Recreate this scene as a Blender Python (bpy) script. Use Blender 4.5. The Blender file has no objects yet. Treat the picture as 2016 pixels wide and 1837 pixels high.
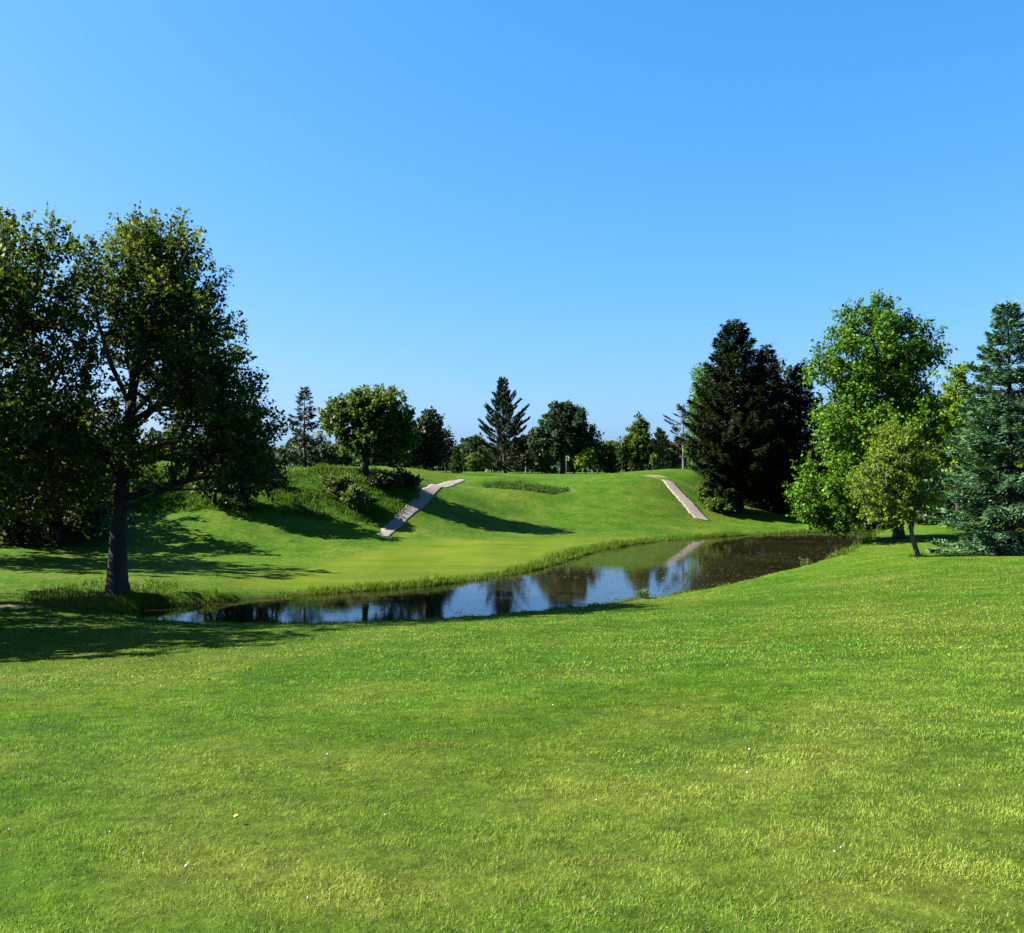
import bpy, math, random
import numpy as np
from mathutils import Vector

# ------------------------------------------------------------------ camera, world, sun, exposure
SC = bpy.context.scene
COL = SC.collection
EYE = 5.2            # metres above the pond
FOC = 1800.0         # focal length measured in pixels of a 2015 px wide view of the photograph
CX, CY = 1007.5, 918.5

cam_d = bpy.data.cameras.new('camera')
cam_d.sensor_fit = 'HORIZONTAL'
cam_d.sensor_width = 36.0
cam_d.lens = 36.0 * FOC / 2015.0
cam_d.clip_start = 0.1
cam_d.clip_end = 4000.0
cam = bpy.data.objects.new('camera', cam_d)
COL.objects.link(cam)
cam.location = (0, 0, EYE)
cam.rotation_euler = (math.radians(90.0), 0, 0)
SC.camera = cam

SUN_EL = 39.0
SUN_AZ = (-0.997, 0.07)        # horizontal direction towards the sun (left)
world = bpy.data.worlds.new('World')
SC.world = world
world.use_nodes = True
wn = world.node_tree
for n in list(wn.nodes):
    wn.nodes.remove(n)
sky = wn.nodes.new('ShaderNodeTexSky')
sky.sky_type = 'NISHITA'
sky.sun_disc = False
sky.sun_elevation = math.radians(SUN_EL)
sky.sun_rotation = math.atan2(SUN_AZ[0], SUN_AZ[1])
sky.air_density = 1.0
sky.dust_density = 1.3
sky.ozone_density = 2.0
sep = wn.nodes.new('ShaderNodeSeparateColor')
com = wn.nodes.new('ShaderNodeCombineColor')
for ch, (gain, gam) in enumerate(((0.262, 1.26), (0.92, 0.66), (1.62, 0.6))):   # white balance and contrast of the clear sky
    pw = wn.nodes.new('ShaderNodeMath'); pw.operation = 'POWER'; pw.inputs[1].default_value = gam
    ml = wn.nodes.new('ShaderNodeMath'); ml.operation = 'MULTIPLY'; ml.inputs[1].default_value = gain
    wn.links.new(sep.outputs[ch], pw.inputs[0]); wn.links.new(pw.outputs[0], ml.inputs[0]); wn.links.new(ml.outputs[0], com.inputs[ch])
bg = wn.nodes.new('ShaderNodeBackground')
bg.inputs['Strength'].default_value = 0.05
wo = wn.nodes.new('ShaderNodeOutputWorld')
wn.links.new(sky.outputs[0], sep.inputs[0])
wn.links.new(com.outputs[0], bg.inputs[0])
wn.links.new(bg.outputs[0], wo.inputs[0])

sun_d = bpy.data.lights.new('sun', 'SUN')
sun_d.energy = 5.0
sun_d.angle = math.radians(0.5)
sun_d.color = (1.0, 0.955, 0.87)
sun = bpy.data.objects.new('sun', sun_d)
COL.objects.link(sun)
sv = Vector((SUN_AZ[0], SUN_AZ[1], math.tan(math.radians(SUN_EL)))).normalized()
sun.rotation_euler = sv.to_track_quat('Z', 'Y').to_euler()
sun.location = (-40, 20, 60)

SC.view_settings.view_transform = 'Standard'
SC.view_settings.look = 'None'
SC.view_settings.gamma = 1.0
SC.view_settings.use_curve_mapping = False
SC.view_settings.exposure = 2.5
SC.render.engine = 'CYCLES'
SC.cycles.max_bounces = 6
SC.cycles.diffuse_bounces = 2
SC.cycles.glossy_bounces = 3
SC.cycles.transmission_bounces = 3
SC.cycles.caustics_reflective = False
SC.cycles.caustics_refractive = False

RNG = np.random.default_rng(7)

# ------------------------------------------------------------------ small helpers
def unit(v):
    return v / np.maximum(np.linalg.norm(v, axis=-1, keepdims=True), 1e-9)

def world_at(px, D):
    return (px - CX) / FOC * D

def mesh_arrays(name, V, F, mat=None, parent=None, smooth=False, attrs=None, loc=None):
    """V (n,3), F (m,3|4) or a list of such arrays -> one mesh object"""
    V = np.asarray(V, np.float32)
    Fs = F if isinstance(F, list) else [F]
    Fs = [np.asarray(f, np.int32) for f in Fs if len(f)]
    me = bpy.data.meshes.new(name)
    me.vertices.add(len(V))
    me.vertices.foreach_set('co', V.ravel())
    nl = sum(f.size for f in Fs)
    npol = sum(len(f) for f in Fs)
    me.loops.add(nl)
    me.polygons.add(npol)
    me.loops.foreach_set('vertex_index', np.concatenate([f.ravel() for f in Fs]))
    starts, tot = [], 0
    for f in Fs:
        starts.append(tot + np.arange(len(f)) * f.shape[1])
        tot += f.size
    me.polygons.foreach_set('loop_start', np.concatenate(starts).astype(np.int32))
    if smooth:
        me.polygons.foreach_set('use_smooth', np.ones(npol, bool))
    me.update(calc_edges=True)
    for k, a in (attrs or {}).items():
        a = np.asarray(a, np.float32)
        if a.ndim == 1:
            at = me.attributes.new(k, 'FLOAT', 'POINT')
            at.data.foreach_set('value', a)
        else:
            at = me.attributes.new(k, 'FLOAT_COLOR', 'POINT')
            at.data.foreach_set('color', np.concatenate([a, np.ones((len(a), 1), np.float32)], 1).ravel())
    if mat:
        me.materials.append(mat)
    o = bpy.data.objects.new(name, me)
    COL.objects.link(o)
    if parent:
        o.parent = parent
    if loc is not None:
        o.location = loc
    return o

def tag(o, label=None, cat=None, group=None, kind=None):
    if label: o['label'] = label
    if cat: o['category'] = cat
    if group: o['group'] = group
    if kind: o['kind'] = kind
    return o

def empty(name, loc):
    o = bpy.data.objects.new(name, None)
    o.empty_display_size = 0.3
    COL.objects.link(o)
    o.location = loc
    return o

# ------------------------------------------------------------------ materials
class NT:
    def __init__(self, name):
        self.m = bpy.data.materials.new(name)
        self.m.use_nodes = True
        self.t = self.m.node_tree
        for n in list(self.t.nodes):
            self.t.nodes.remove(n)
        self.out = self.t.nodes.new('ShaderNodeOutputMaterial')
    def n(self, typ, **kw):
        nd = self.t.nodes.new(typ)
        for k, v in kw.items():
            if hasattr(nd, k) and not k[0].isupper():
                setattr(nd, k, v)
            else:
                nd.inputs[k.replace('_', ' ')].default_value = v
        return nd
    def l(self, a, b):
        self.t.links.new(a, b)
    def pos(self, scale=(1, 1, 1)):
        g = self.n('ShaderNodeNewGeometry')
        mp = self.n('ShaderNodeMapping')
        mp.inputs['Scale'].default_value = scale
        self.l(g.outputs['Position'], mp.inputs['Vector'])
        return mp.outputs[0]
    def noise(self, vec, scale, detail=3.0, rough=0.55):
        nd = self.n('ShaderNodeTexNoise', Scale=scale, Detail=detail, Roughness=rough)
        self.l(vec, nd.inputs['Vector'])
        return nd.outputs['Fac']
    def ramp(self, fac, stops):
        r = self.n('ShaderNodeValToRGB')
        e = r.color_ramp.elements
        while len(e) < len(stops):
            e.new(0.5)
        for el, (p, c) in zip(e, stops):
            el.position = p
            el.color = (*c, 1) if len(c) == 3 else c
        self.l(fac, r.inputs[0])
        return r.outputs[0]
    def mix(self, fac, a, b, blend='MIX'):
        m = self.n('ShaderNodeMix', data_type='RGBA', blend_type=blend)
        for src, sock in ((fac, m.inputs[0]), (a, m.inputs[6]), (b, m.inputs[7])):
            if isinstance(src, (int, float)):
                sock.default_value = src
            elif isinstance(src, tuple):
                sock.default_value = (*src, 1)
            else:
                self.l(src, sock)
        return m.outputs[2]
    def attr(self, name):
        a = self.n('ShaderNodeAttribute', attribute_name=name)
        return a
    def math(self, op, a, b=None):
        m = self.n('ShaderNodeMath', operation=op)
        for src, sock in ((a, m.inputs[0]), (b, m.inputs[1])):
            if src is None: continue
            if isinstance(src, (int, float)): sock.default_value = src
            else: self.l(src, sock)
        return m.outputs[0]

def leaf_material(name, base, lit, rough=0.6, trans=0.35, spec=0.12, tip=None, tint=None):
    """base..lit: range of leaf colour over the random attribute; translucent blades"""
    base, lit = tuple(q * .52 for q in base), tuple(q * .52 for q in lit)
    tip = tuple(q * .52 for q in tip) if tip else None
    m = NT(name)
    a = m.attr('rnd').outputs['Fac']
    stops = [(0.0, base), (0.8, lit)]
    if tip: stops.append((1.0, tip))
    c = m.ramp(a, stops)
    p = m.n('ShaderNodeBsdfPrincipled', Roughness=rough)
    p.inputs['Specular IOR Level'].default_value = spec
    m.l(c, p.inputs['Base Color'])
    t = m.n('ShaderNodeBsdfTranslucent')
    tc = m.mix(1.0, c, tint or (1.5, 1.35, 0.5), 'MULTIPLY')
    m.l(tc, t.inputs['Color'])
    s = m.n('ShaderNodeMixShader', Fac=trans)
    m.l(p.outputs[0], s.inputs[1]); m.l(t.outputs[0], s.inputs[2])
    m.l(s.outputs[0], m.out.inputs[0])
    return m.m

def bark_material(name, dark, light, scale=6):
    m = NT(name)
    v = m.pos((1, 1, 0.22))
    n = m.noise(v, scale, 5, 0.65)
    c = m.ramp(n, [(0.3, dark), (0.7, light)])
    p = m.n('ShaderNodeBsdfPrincipled', Roughness=0.9)
    m.l(c, p.inputs['Base Color'])
    b = m.n('ShaderNodeBump', Strength=0.8, Distance=0.03)
    m.l(n, b.inputs['Height']); m.l(b.outputs[0], p.inputs['Normal'])
    m.l(p.outputs[0], m.out.inputs[0])
    return m.m

def turf_colour(m, near=True):
    """mottled turf colour from world position; used by the ground and by its blades"""
    v = m.pos()
    big = m.noise(v, 0.16, 3, 0.6)
    mid = m.noise(v, 0.7, 4, 0.6)
    fine = m.noise(v, 3.2, 4, 0.65)
    c1 = m.ramp(mid, [(0.34, (0.036, 0.098, 0.003)), (0.5, (0.074, 0.140, 0.006)), (0.64, (0.136, 0.170, 0.014))])
    c2 = m.ramp(big, [(0.36, (0.042, 0.110, 0.004)), (0.52, (0.082, 0.142, 0.008)), (0.66, (0.142, 0.162, 0.018))])
    c = m.mix(0.5, c1, c2)
    f = m.ramp(fine, [(0.3, (0.62, 0.62, 0.62)), (0.5, (1, 1, 1)), (0.72, (1.4, 1.3, 1.35))])
    c = m.mix(0.75, c, f, 'MULTIPLY')
    c = m.mix(1.0, c, (0.565, 0.60, 0.95), 'MULTIPLY')
    speck = m.noise(v, 9.0, 3, 0.7)
    c = m.mix(0.6, c, m.ramp(speck, [(0.34, (0.55, 0.58, 0.5)), (0.5, (1, 1, 1)), (0.68, (1.45, 1.35, 1.4))]), 'MULTIPLY')
    vb = m.pos((0.35, 1.0, 1.0))
    dry = m.noise(vb, 0.9, 5, 0.7)
    c = m.mix(m.ramp(dry, [(0.60, (0, 0, 0)), (0.74, (0.55, 0.55, 0.55))]), c, (0.078, 0.068, 0.016))
    return c, mid, fine, v

def make_ground_material():
    m = NT('ground_turf')
    c, mid, fine, v = turf_colour(m)
    z = m.attr('zone')
    sep = m.n('ShaderNodeSeparateColor')
    m.l(z.outputs['Color'], sep.inputs[0])
    # mown fairway: paler and yellower; rough: deeper green; bare soil: tan; pond bed: mud
    vs = m.pos((0.25, 1.0, 1.0))
    streak = m.noise(vs, 0.55, 4, 0.6)
    fw = m.ramp(streak, [(0.3, (0.066, 0.118, 0.003)), (0.5, (0.096, 0.138, 0.006)), (0.72, (0.135, 0.156, 0.012))])
    c = m.mix(1.0, c, (0.70, 0.76, 0.60), 'MULTIPLY')
    fw = m.mix(1.0, fw, (0.55, 0.55, 0.7), 'MULTIPLY')
    bands = m.n('ShaderNodeTexWave', Scale=0.16, Distortion=1.2, Detail=2.0)
    bands.inputs['Detail Scale'].default_value = 1.5
    m.l(m.pos((0.35, 1.0, 0.0)), bands.inputs['Vector'])
    fw = m.mix(0.5, fw, m.ramp(bands.outputs['Fac'], [(0.35, (0.86, 0.88, 0.86)), (0.65, (1.12, 1.10, 1.12))]), 'MULTIPLY')
    c = m.mix(m.math('MULTIPLY', sep.outputs[0], 0.85), c, fw)
    rg = m.ramp(mid, [(0.3, (0.024, 0.070, 0.003)), (0.55, (0.046, 0.108, 0.005)), (0.75, (0.080, 0.128, 0.009))])
    c = m.mix(sep.outputs[1], c, m.mix(1.0, rg, (0.54, 0.54, 0.54), 'MULTIPLY'))
    so = m.ramp(fine, [(0.3, (0.11, 0.085, 0.05)), (0.7, (0.19, 0.15, 0.10))])
    c = m.mix(sep.outputs[2], c, so)
    # thatchy ground of the near lawn, darkened by painted shade between the standing blades
    c = m.mix(m.attr('thatch_shade').outputs['Fac'], c, m.mix(1.0, c, (0.76, 0.74, 0.80), 'MULTIPLY'))
    g = m.n('ShaderNodeNewGeometry')
    sx = m.n('ShaderNodeSeparateXYZ')
    m.l(g.outputs['Position'], sx.inputs[0])
    mud = m.n('ShaderNodeMapRange')
    mud.inputs['From Min'].default_value = 0.12
    mud.inputs['From Max'].default_value = -0.02
    m.l(sx.outputs['Z'], mud.inputs['Value'])
    c = m.mix(mud.outputs[0], c, (0.020, 0.016, 0.008))
    p = m.n('ShaderNodeBsdfPrincipled', Roughness=0.85)
    p.inputs['Specular IOR Level'].default_value = 0.03
    m.l(c, p.inputs['Base Color'])
    blade = m.noise(v, 16.0, 4, 0.7)
    h = m.math('ADD', m.math('MULTIPLY', blade, 0.6), m.math('MULTIPLY', fine, 0.6))
    b = m.n('ShaderNodeBump', Strength=0.55, Distance=0.09)
    m.l(h, b.inputs['Height']); m.l(b.outputs[0], p.inputs['Normal'])
    m.l(p.outputs[0], m.out.inputs[0])
    return m.m

def make_blade_material(name='turf_blades', straw=(0.16, 0.13, 0.06)):
    m = NT(name)
    c, mid, fine, v = turf_colour(m)
    a = m.attr('rnd').outputs['Fac']
    k = m.ramp(a, [(0.0, (1.1, 1.18, 1.0)), (0.5, (1.95, 1.95, 1.75)), (0.9, (2.9, 2.65, 3.4)), (1.0, (2.9, 2.65, 3.4))])
    c = m.mix(1.0, c, k, 'MULTIPLY')
    st = m.ramp(a, [(0.935, (0, 0, 0)), (0.95, (1, 1, 1))])
    c = m.mix(st, c, straw)
    p = m.n('ShaderNodeBsdfPrincipled', Roughness=0.55)
    p.inputs['Specular IOR Level'].default_value = 0.08
    m.l(c, p.inputs['Base Color'])
    t = m.n('ShaderNodeBsdfTranslucent')
    m.l(m.mix(1.0, c, (1.3, 1.35, 0.6), 'MULTIPLY'), t.inputs['Color'])
    s = m.n('ShaderNodeMixShader', Fac=0.3)
    m.l(p.outputs[0], s.inputs[1]); m.l(t.outputs[0], s.inputs[2])
    m.l(s.outputs[0], m.out.inputs[0])
    return m.m

def make_water_material():
    m = NT('pond_water')
    p = m.n('ShaderNodeBsdfPrincipled', Roughness=0.03, IOR=1.34)
    v = m.pos((1.0, 1.0, 1.0))
    n1 = m.noise(v, 2.2, 3, 0.6)
    n2 = m.noise(v, 9.0, 2, 0.5)
    murk = m.ramp(m.noise(v, 0.25, 3, 0.6), [(0.35, (0.006, 0.0055, 0.002)), (0.65, (0.012, 0.012, 0.004))])
    m.l(murk, p.inputs['Base Color'])
    p.inputs['Specular IOR Level'].default_value = 0.36
    h = m.math('ADD', m.math('MULTIPLY', n1, 0.6), m.math('MULTIPLY', n2, 0.4))
    b = m.n('ShaderNodeBump', Strength=0.04, Distance=0.05)
    m.l(h, b.inputs['Height']); m.l(b.outputs[0], p.inputs['Normal'])
    m.l(p.outputs[0], m.out.inputs[0])
    return m.m

def plain_material(name, col, rough=0.7, metal=0.0, var=0.0, scale=8):
    m = NT(name)
    p = m.n('ShaderNodeBsdfPrincipled', Roughness=rough, Metallic=metal)
    if var:
        n = m.noise(m.pos(), scale, 5, 0.65)
        lo = tuple(x * (1 - var) for x in col); hi = tuple(min(1, x * (1 + var)) for x in col)
        m.l(m.ramp(n, [(0.3, lo), (0.7, hi)]), p.inputs['Base Color'])
        b = m.n('ShaderNodeBump', Strength=0.4, Distance=0.01)
        m.l(n, b.inputs['Height']); m.l(b.outputs[0], p.inputs['Normal'])
    else:
        p.inputs['Base Color'].default_value = (*col, 1)
    m.l(p.outputs[0], m.out.inputs[0])
    return m.m

M = {}
M['ground'] = make_ground_material()
M['blade'] = make_blade_material()
M['water'] = make_water_material()
M['asphalt'] = plain_material('weathered_asphalt', (0.115, 0.094, 0.074), 0.95, var=0.26, scale=5)
M['bark'] = bark_material('dark_bark', (0.006, 0.005, 0.004), (0.018, 0.014, 0.010))  # darkened further to stand for shade missing on the big maple trunk
M['bark_grey'] = bark_material('grey_bark', (0.045, 0.04, 0.034), (0.13, 0.115, 0.10), 9)
M['bark_mid'] = bark_material('brown_grey_bark', (0.022, 0.018, 0.014), (0.085, 0.070, 0.055), 9)
M['maple'] = leaf_material('maple_leaves', (0.010, 0.028, 0.002), (0.082, 0.145, 0.007), trans=0.45, tip=(0.24, 0.27, 0.04))
M['maple_bright'] = leaf_material('bright_maple_leaves', (0.032, 0.115, 0.004), (0.105, 0.245, 0.007), trans=0.22, tip=(0.18, 0.28, 0.02))
M['yellow_green'] = leaf_material('yellow_green_leaves', (0.085, 0.170, 0.007), (0.185, 0.305, 0.013), trans=0.38)
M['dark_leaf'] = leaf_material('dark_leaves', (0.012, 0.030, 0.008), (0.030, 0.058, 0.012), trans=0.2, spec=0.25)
M['mid_leaf'] = leaf_material('mid_green_leaves', (0.024, 0.062, 0.006), (0.105, 0.175, 0.018), trans=0.40, tip=(0.17, 0.23, 0.04))
M['haze_leaf'] = leaf_material('haze_tinted_leaves', (0.020, 0.050, 0.016), (0.045, 0.088, 0.030), trans=0.25, tint=(1.2, 1.3, 0.8))  # distance haze put into the leaf colour as a blue tint
M['pale_leaf'] = leaf_material('pale_leaves', (0.070, 0.110, 0.030), (0.120, 0.165, 0.055), trans=0.35)
M['brown_leaf'] = leaf_material('brownish_leaves', (0.040, 0.038, 0.016), (0.085, 0.072, 0.034), trans=0.25)
M['spruce_dark'] = leaf_material('dark_spruce_needles', (0.006, 0.014, 0.002), (0.020, 0.033, 0.005), trans=0.08, spec=0.05, rough=0.6, tip=(0.035, 0.045, 0.013))
M['spruce_blue'] = leaf_material('blue_spruce_needles', (0.026, 0.085, 0.034), (0.140, 0.285, 0.115), trans=0.1, spec=0.2, rough=0.6, tip=(0.25, 0.37, 0.19), tint=(1.0, 1.2, 0.9))
M['pine'] = leaf_material('pine_needles', (0.014, 0.036, 0.014), (0.040, 0.066, 0.020), trans=0.15, spec=0.25, rough=0.55, tint=(1.2, 1.3, 0.8))
M['young_spruce'] = leaf_material('young_spruce_needles', (0.035, 0.080, 0.012), (0.075, 0.140, 0.020), trans=0.2)
M['bank_blade'] = leaf_material('bank_grass_blades', (0.055, 0.125, 0.006), (0.125, 0.215, 0.012), trans=0.4, rough=0.5, tip=(0.24, 0.24, 0.07))
M['rough_blade'] = leaf_material('rough_grass_blades', (0.036, 0.095, 0.007), (0.080, 0.165, 0.012), trans=0.35, rough=0.5, tip=(0.15, 0.19, 0.03))
M['hollow_blade'] = leaf_material('hollow_grass_blades', (0.024, 0.066, 0.006), (0.062, 0.120, 0.011), trans=0.25, rough=0.6, spec=.15)  # long grass kept darker; shade of the hollow put into its colour
M['weed_leaf'] = leaf_material('weed_leaves', (0.050, 0.105, 0.012), (0.100, 0.165, 0.040), trans=0.35, tip=(0.22, 0.26, 0.13))
M['debris'] = leaf_material('floating_debris', (0.028, 0.018, 0.008), (0.110, 0.075, 0.040), trans=0.0, rough=0.7, tip=(0.26, 0.22, 0.15))
M['wood'] = plain_material('weathered_wood', (0.17, 0.15, 0.13), 0.85, var=0.25, scale=14)
M['white_paint'] = plain_material('white_paint', (0.75, 0.75, 0.72), 0.5)
M['yellow_cloth'] = plain_material('yellow_cloth', (0.42, 0.40, 0.04), 0.8, var=0.06, scale=5)
M['petal'] = plain_material('yellow_petals', (0.45, 0.27, 0.012), 0.7)
M['fluff'] = plain_material('white_fluff', (0.30, 0.295, 0.27), 0.95)
M['stem'] = plain_material('green_stem', (0.06, 0.10, 0.02), 0.6)

# ------------------------------------------------------------------ the lie of the land
def P(px, D, py):
    return (world_at(px, D), D, EYE - (py - CY) / FOC * D)

CTRL = [(-20, 0, 3.25), (0, 0, 3.55), (20, 0, 3.8), (0, -25, 4.6), (-40, -25, 4.2), (40, -25, 5.0), (0, 5, 3.02),
        (0, 10, 2.5), (0, 20, 1.45), (0, 29, .38), (0, 31, .16), (-3, 30.2, .15), (3.5, 32.3, .15), (-5.6, 10, 2.36), (-11.2, 20, 1.06), (-13.5, 24, .78),
        (-9.8, 28, .36), (-6, 28.4, .34), (-9.8, 29.5, .16), (-6, 29.6, .15), (-25, 20, 1.1), (-22, 31, .78), (-30, 40, .9), (-40, 0, 2.6),
        P(1280, 34.5, 1185), P(1400, 20, 1252), P(1600, 43, 1112), P(1800, 40, 1095), P(1985, 43, 1092), P(1770, 52, 1060),
        P(1852, 62, 1038), P(1950, 62, 1034), (14, 25, 1.75), (6.7, 12, 2.65), (25, 20, 2.6), (40, 40, 1.9), (60, 60, 2.2), (40, 78, 2.0), (33, 62, 1.3),
        P(1447, 80, 1008), P(1404, 79, 1001), P(1560, 75, 1037), P(1480, 76, 1029), (28, 82, .7), P(1447, 95, 985), P(1390, 98, 932), (35, 105, 3.2), (60, 110, 3.5),
        P(300, 37, 1142), P(300, 50, 1080), P(100, 35, 1152), P(0, 48, 1082), P(0, 58, 1000), P(100, 58, 1005), P(200, 78, 906), P(0, 78, 900), (-60, 76, 6.2), (-60, 50, 2.4), (-45, 57, 2.4),
        P(300, 57, 1012), P(300, 66, 931), P(450, 57, 1010), P(450, 63.5, 942), P(450, 80, 916), P(450, 95, 914), P(300, 95, 908), P(600, 92, 918), P(600, 55, 1060), P(600, 60, 1002), P(600, 64.5, 937), P(600, 80, 919),
        P(720, 56.5, 1058), P(720, 62, 1002), P(720, 66, 931), P(720, 84, 920), P(815, 68, 950), P(600, 71, 927), P(700, 72, 926), P(450, 72, 926), P(780, 74, 930), P(830, 84, 924),
        P(750, 58, 1057), P(780, 60.4, 1031), P(812, 63.5, 1003), P(832, 66, 984), P(850, 69, 968.5), P(868, 73, 958.5), P(888, 77.5, 951.5), P(906, 81, 946.5), P(880, 70, 968), P(900, 90, 933), P(1000, 93, 938), P(1100, 94, 939), P(1230, 92, 940), P(1300, 94, 935),
        P(1000, 54, 1077), P(1000, 64, 1045), P(970, 69, 1003), P(1000, 77, 961), P(1000, 83, 943), P(1000, 103, 933), (0, 122, 4.25),
        P(1100, 64, 1050), P(1100, 72.5, 1000), P(1100, 79, 961), P(1100, 84.5, 944), P(1100, 108, 935),
        P(1230, 67.5, 1042), P(1230, 73.5, 1000), P(1230, 80, 956), P(1230, 104, 932.5),
        P(1385, 75, 1025), P(1350, 79.5, 985), P(1312, 84.5, 945), P(1340, 103, 928),
        (-60, 150, 5.0), (-20, 150, 4.6), (20, 150, 4.1), (60, 150, 4.1), (-120, 200, 4.6), (0, 210, 3.9), (120, 200, 3.9),
        (-300, 350, 4), (0, 350, 3.6), (300, 350, 3.8), (-250, 60, 5), (250, 60, 4), (-150, -60, 4.5), (150, -60, 5.5), (-130, 100, 6), (130, 110, 4)]
CTRL = np.array(CTRL, float)

def _tps():
    p = CTRL[:, :2] / 50.0
    n = len(p)
    d = np.linalg.norm(p[:, None] - p[None], axis=2)
    K = np.where(d > 0, d * d * np.log(np.maximum(d, 1e-9)), 0) + np.eye(n) * 4e-4
    Pm = np.concatenate([np.ones((n, 1)), p], 1)
    A = np.block([[K, Pm], [Pm.T, np.zeros((3, 3))]])
    return np.linalg.solve(A, np.concatenate([CTRL[:, 2], np.zeros(3)]))
TPS = _tps()

# pond outline (pixels of the water line, all at z = 0)
POND_PX = [(262, 1215), (272, 1200), (330, 1194), (420, 1186), (560, 1175), (700, 1166), (830, 1156), (920, 1146), (1000, 1134), (1060, 1121),
           (1110, 1106), (1160, 1091), (1220, 1077), (1300, 1066), (1400, 1058), (1500, 1052.5), (1580, 1049), (1660, 1046), (1735, 1046),
           (1760, 1049), (1745, 1054), (1715, 1063), (1692, 1076), (1680, 1088), (1648, 1106), (1595, 1121), (1500, 1141), (1400, 1159), (1280, 1176), (1180, 1189),
           (1080, 1199), (950, 1211), (800, 1221), (700, 1226), (600, 1227), (500, 1226), (400, 1225), (310, 1223)]
def _pond():
    pts = []
    for px, py in POND_PX:
        D = FOC * EYE / (py - CY)
        pts.append((world_at(px, D), D))
    pts = np.array(pts)
    n = len(pts); out = []
    for i in range(n):
        p0, p1, p2, p3 = pts[i - 1], pts[i], pts[(i + 1) % n], pts[(i + 2) % n]
        for t in (0, .2, .4, .6, .8):
            out.append(0.5 * ((2 * p1) + (p2 - p0) * t + (2 * p0 - 5 * p1 + 4 * p2 - p3) * t * t + (3 * p1 - p0 - 3 * p2 + p3) * t ** 3))
    out = np.array(out)
    k = np.arange(len(out))
    nrm = np.roll(out, -1, 0) - np.roll(out, 1, 0)
    nrm = unit(np.stack([nrm[:, 1], -nrm[:, 0]], 1))
    wob = 0.10 * np.sin(k * 1.7) + 0.08 * np.sin(k * 3.1 + 1)
    return out + nrm * wob[:, None]
POND = _pond()

def pond_sd(x, y):
    """signed distance to the pond outline, positive on land"""
    x = np.atleast_1d(np.asarray(x, float)); y = np.atleast_1d(np.asarray(y, float))
    a = POND; b = np.roll(POND, -1, 0)
    out = np.full(x.shape, 30.0)
    m = (x > -25) & (x < 42) & (y > 20) & (y < 85)
    idx = np.where(m)[0]
    for s in range(0, len(idx), 4000):
        j = idx[s:s + 4000]
        px, py = x[j][:, None], y[j][:, None]
        ab = b - a
        t = np.clip(((px - a[:, 0]) * ab[:, 0] + (py - a[:, 1]) * ab[:, 1]) / (ab ** 2).sum(1), 0, 1)
        d = np.sqrt((px - a[:, 0] - t * ab[:, 0]) ** 2 + (py - a[:, 1] - t * ab[:, 1]) ** 2).min(1)
        cond = (a[:, 1] > py) != (b[:, 1] > py)
        xi = (b[:, 0] - a[:, 0]) * (py - a[:, 1]) / np.where(b[:, 1] == a[:, 1], 1e-9, b[:, 1] - a[:, 1]) + a[:, 0]
        ins = (cond & (px < xi)).sum(1) % 2 == 1
        out[j] = np.where(ins, -d, d)
    return np.minimum(out, 30.0)

def terrain(x, y, sd=None):
    x = np.atleast_1d(np.asarray(x, float)); y = np.atleast_1d(np.asarray(y, float))
    q = np.stack([x, y], 1) / 50.0
    z = np.empty(len(x))
    for s in range(0, len(x), 20000):
        qq = q[s:s + 20000]
        d2 = ((qq[:, None] - CTRL[None, :, :2] / 50.0) ** 2).sum(2)
        U = np.where(d2 > 0, 0.5 * d2 * np.log(np.maximum(d2, 1e-12)), 0)
        z[s:s + 20000] = U @ TPS[:-3] + TPS[-3] + qq @ TPS[-2:]
    # soft unevenness of mown turf and of the hillside
    r = np.hypot(x, y)
    z = z + 0.018 * np.sin(x * 1.3 + np.sin(y * .7)) * np.cos(y * 1.1 + .6 * np.sin(x * .5)) + 0.010 * np.sin(x * 3.1 + y * 2.3) * np.sin(y * 2.7 - x)
    hill = np.clip((y - 60) / 6, 0, 1) * np.clip((95 - y) / 10, 0, 1)
    z = z + hill * 0.10 * np.sin(x * .55 + 1.2 * np.sin(y * .28)) * np.sin(y * .42 + .8)
    # grass hollow on the hillside
    hx, hy = (x - 1.2) / 3.7, (y - 79.3) / 2.7
    z = z - 0.45 * np.exp(-(hx ** 2 + hy ** 2) ** 2) + 0.16 * np.exp(-((hx) ** 2 + ((y - 75.6) / 1.1) ** 2))
    z = np.clip(z, -2, 9)
    if sd is None:
        sd = pond_sd(x, y)
    w = np.where((x < 0) & (y > 33.5), .55, 1.25)
    t = np.clip(sd / w, 0, 1); t = t * t * (3 - 2 * t)
    bank = -0.06 + 0.10 * np.clip(sd / 0.3, 0, 1)
    land = bank + (np.maximum(z, 0.10) - bank) * t
    return np.where(sd > 0, land, -0.06 - np.minimum(0.9, -sd * 0.5))

def T1(x, y):
    return float(terrain([x], [y])[0])

def ray_ground(px, py):
    D = np.concatenate([np.arange(3, 40, .05), np.arange(40, 140, .2)])
    x = world_at(px, D); z = EYE - (py - CY) / FOC * D
    below = np.where(z <= terrain(x, D))[0]
    d = D[below[0]] if len(below) else D[-1]
    return world_at(px, d), float(d)

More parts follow.
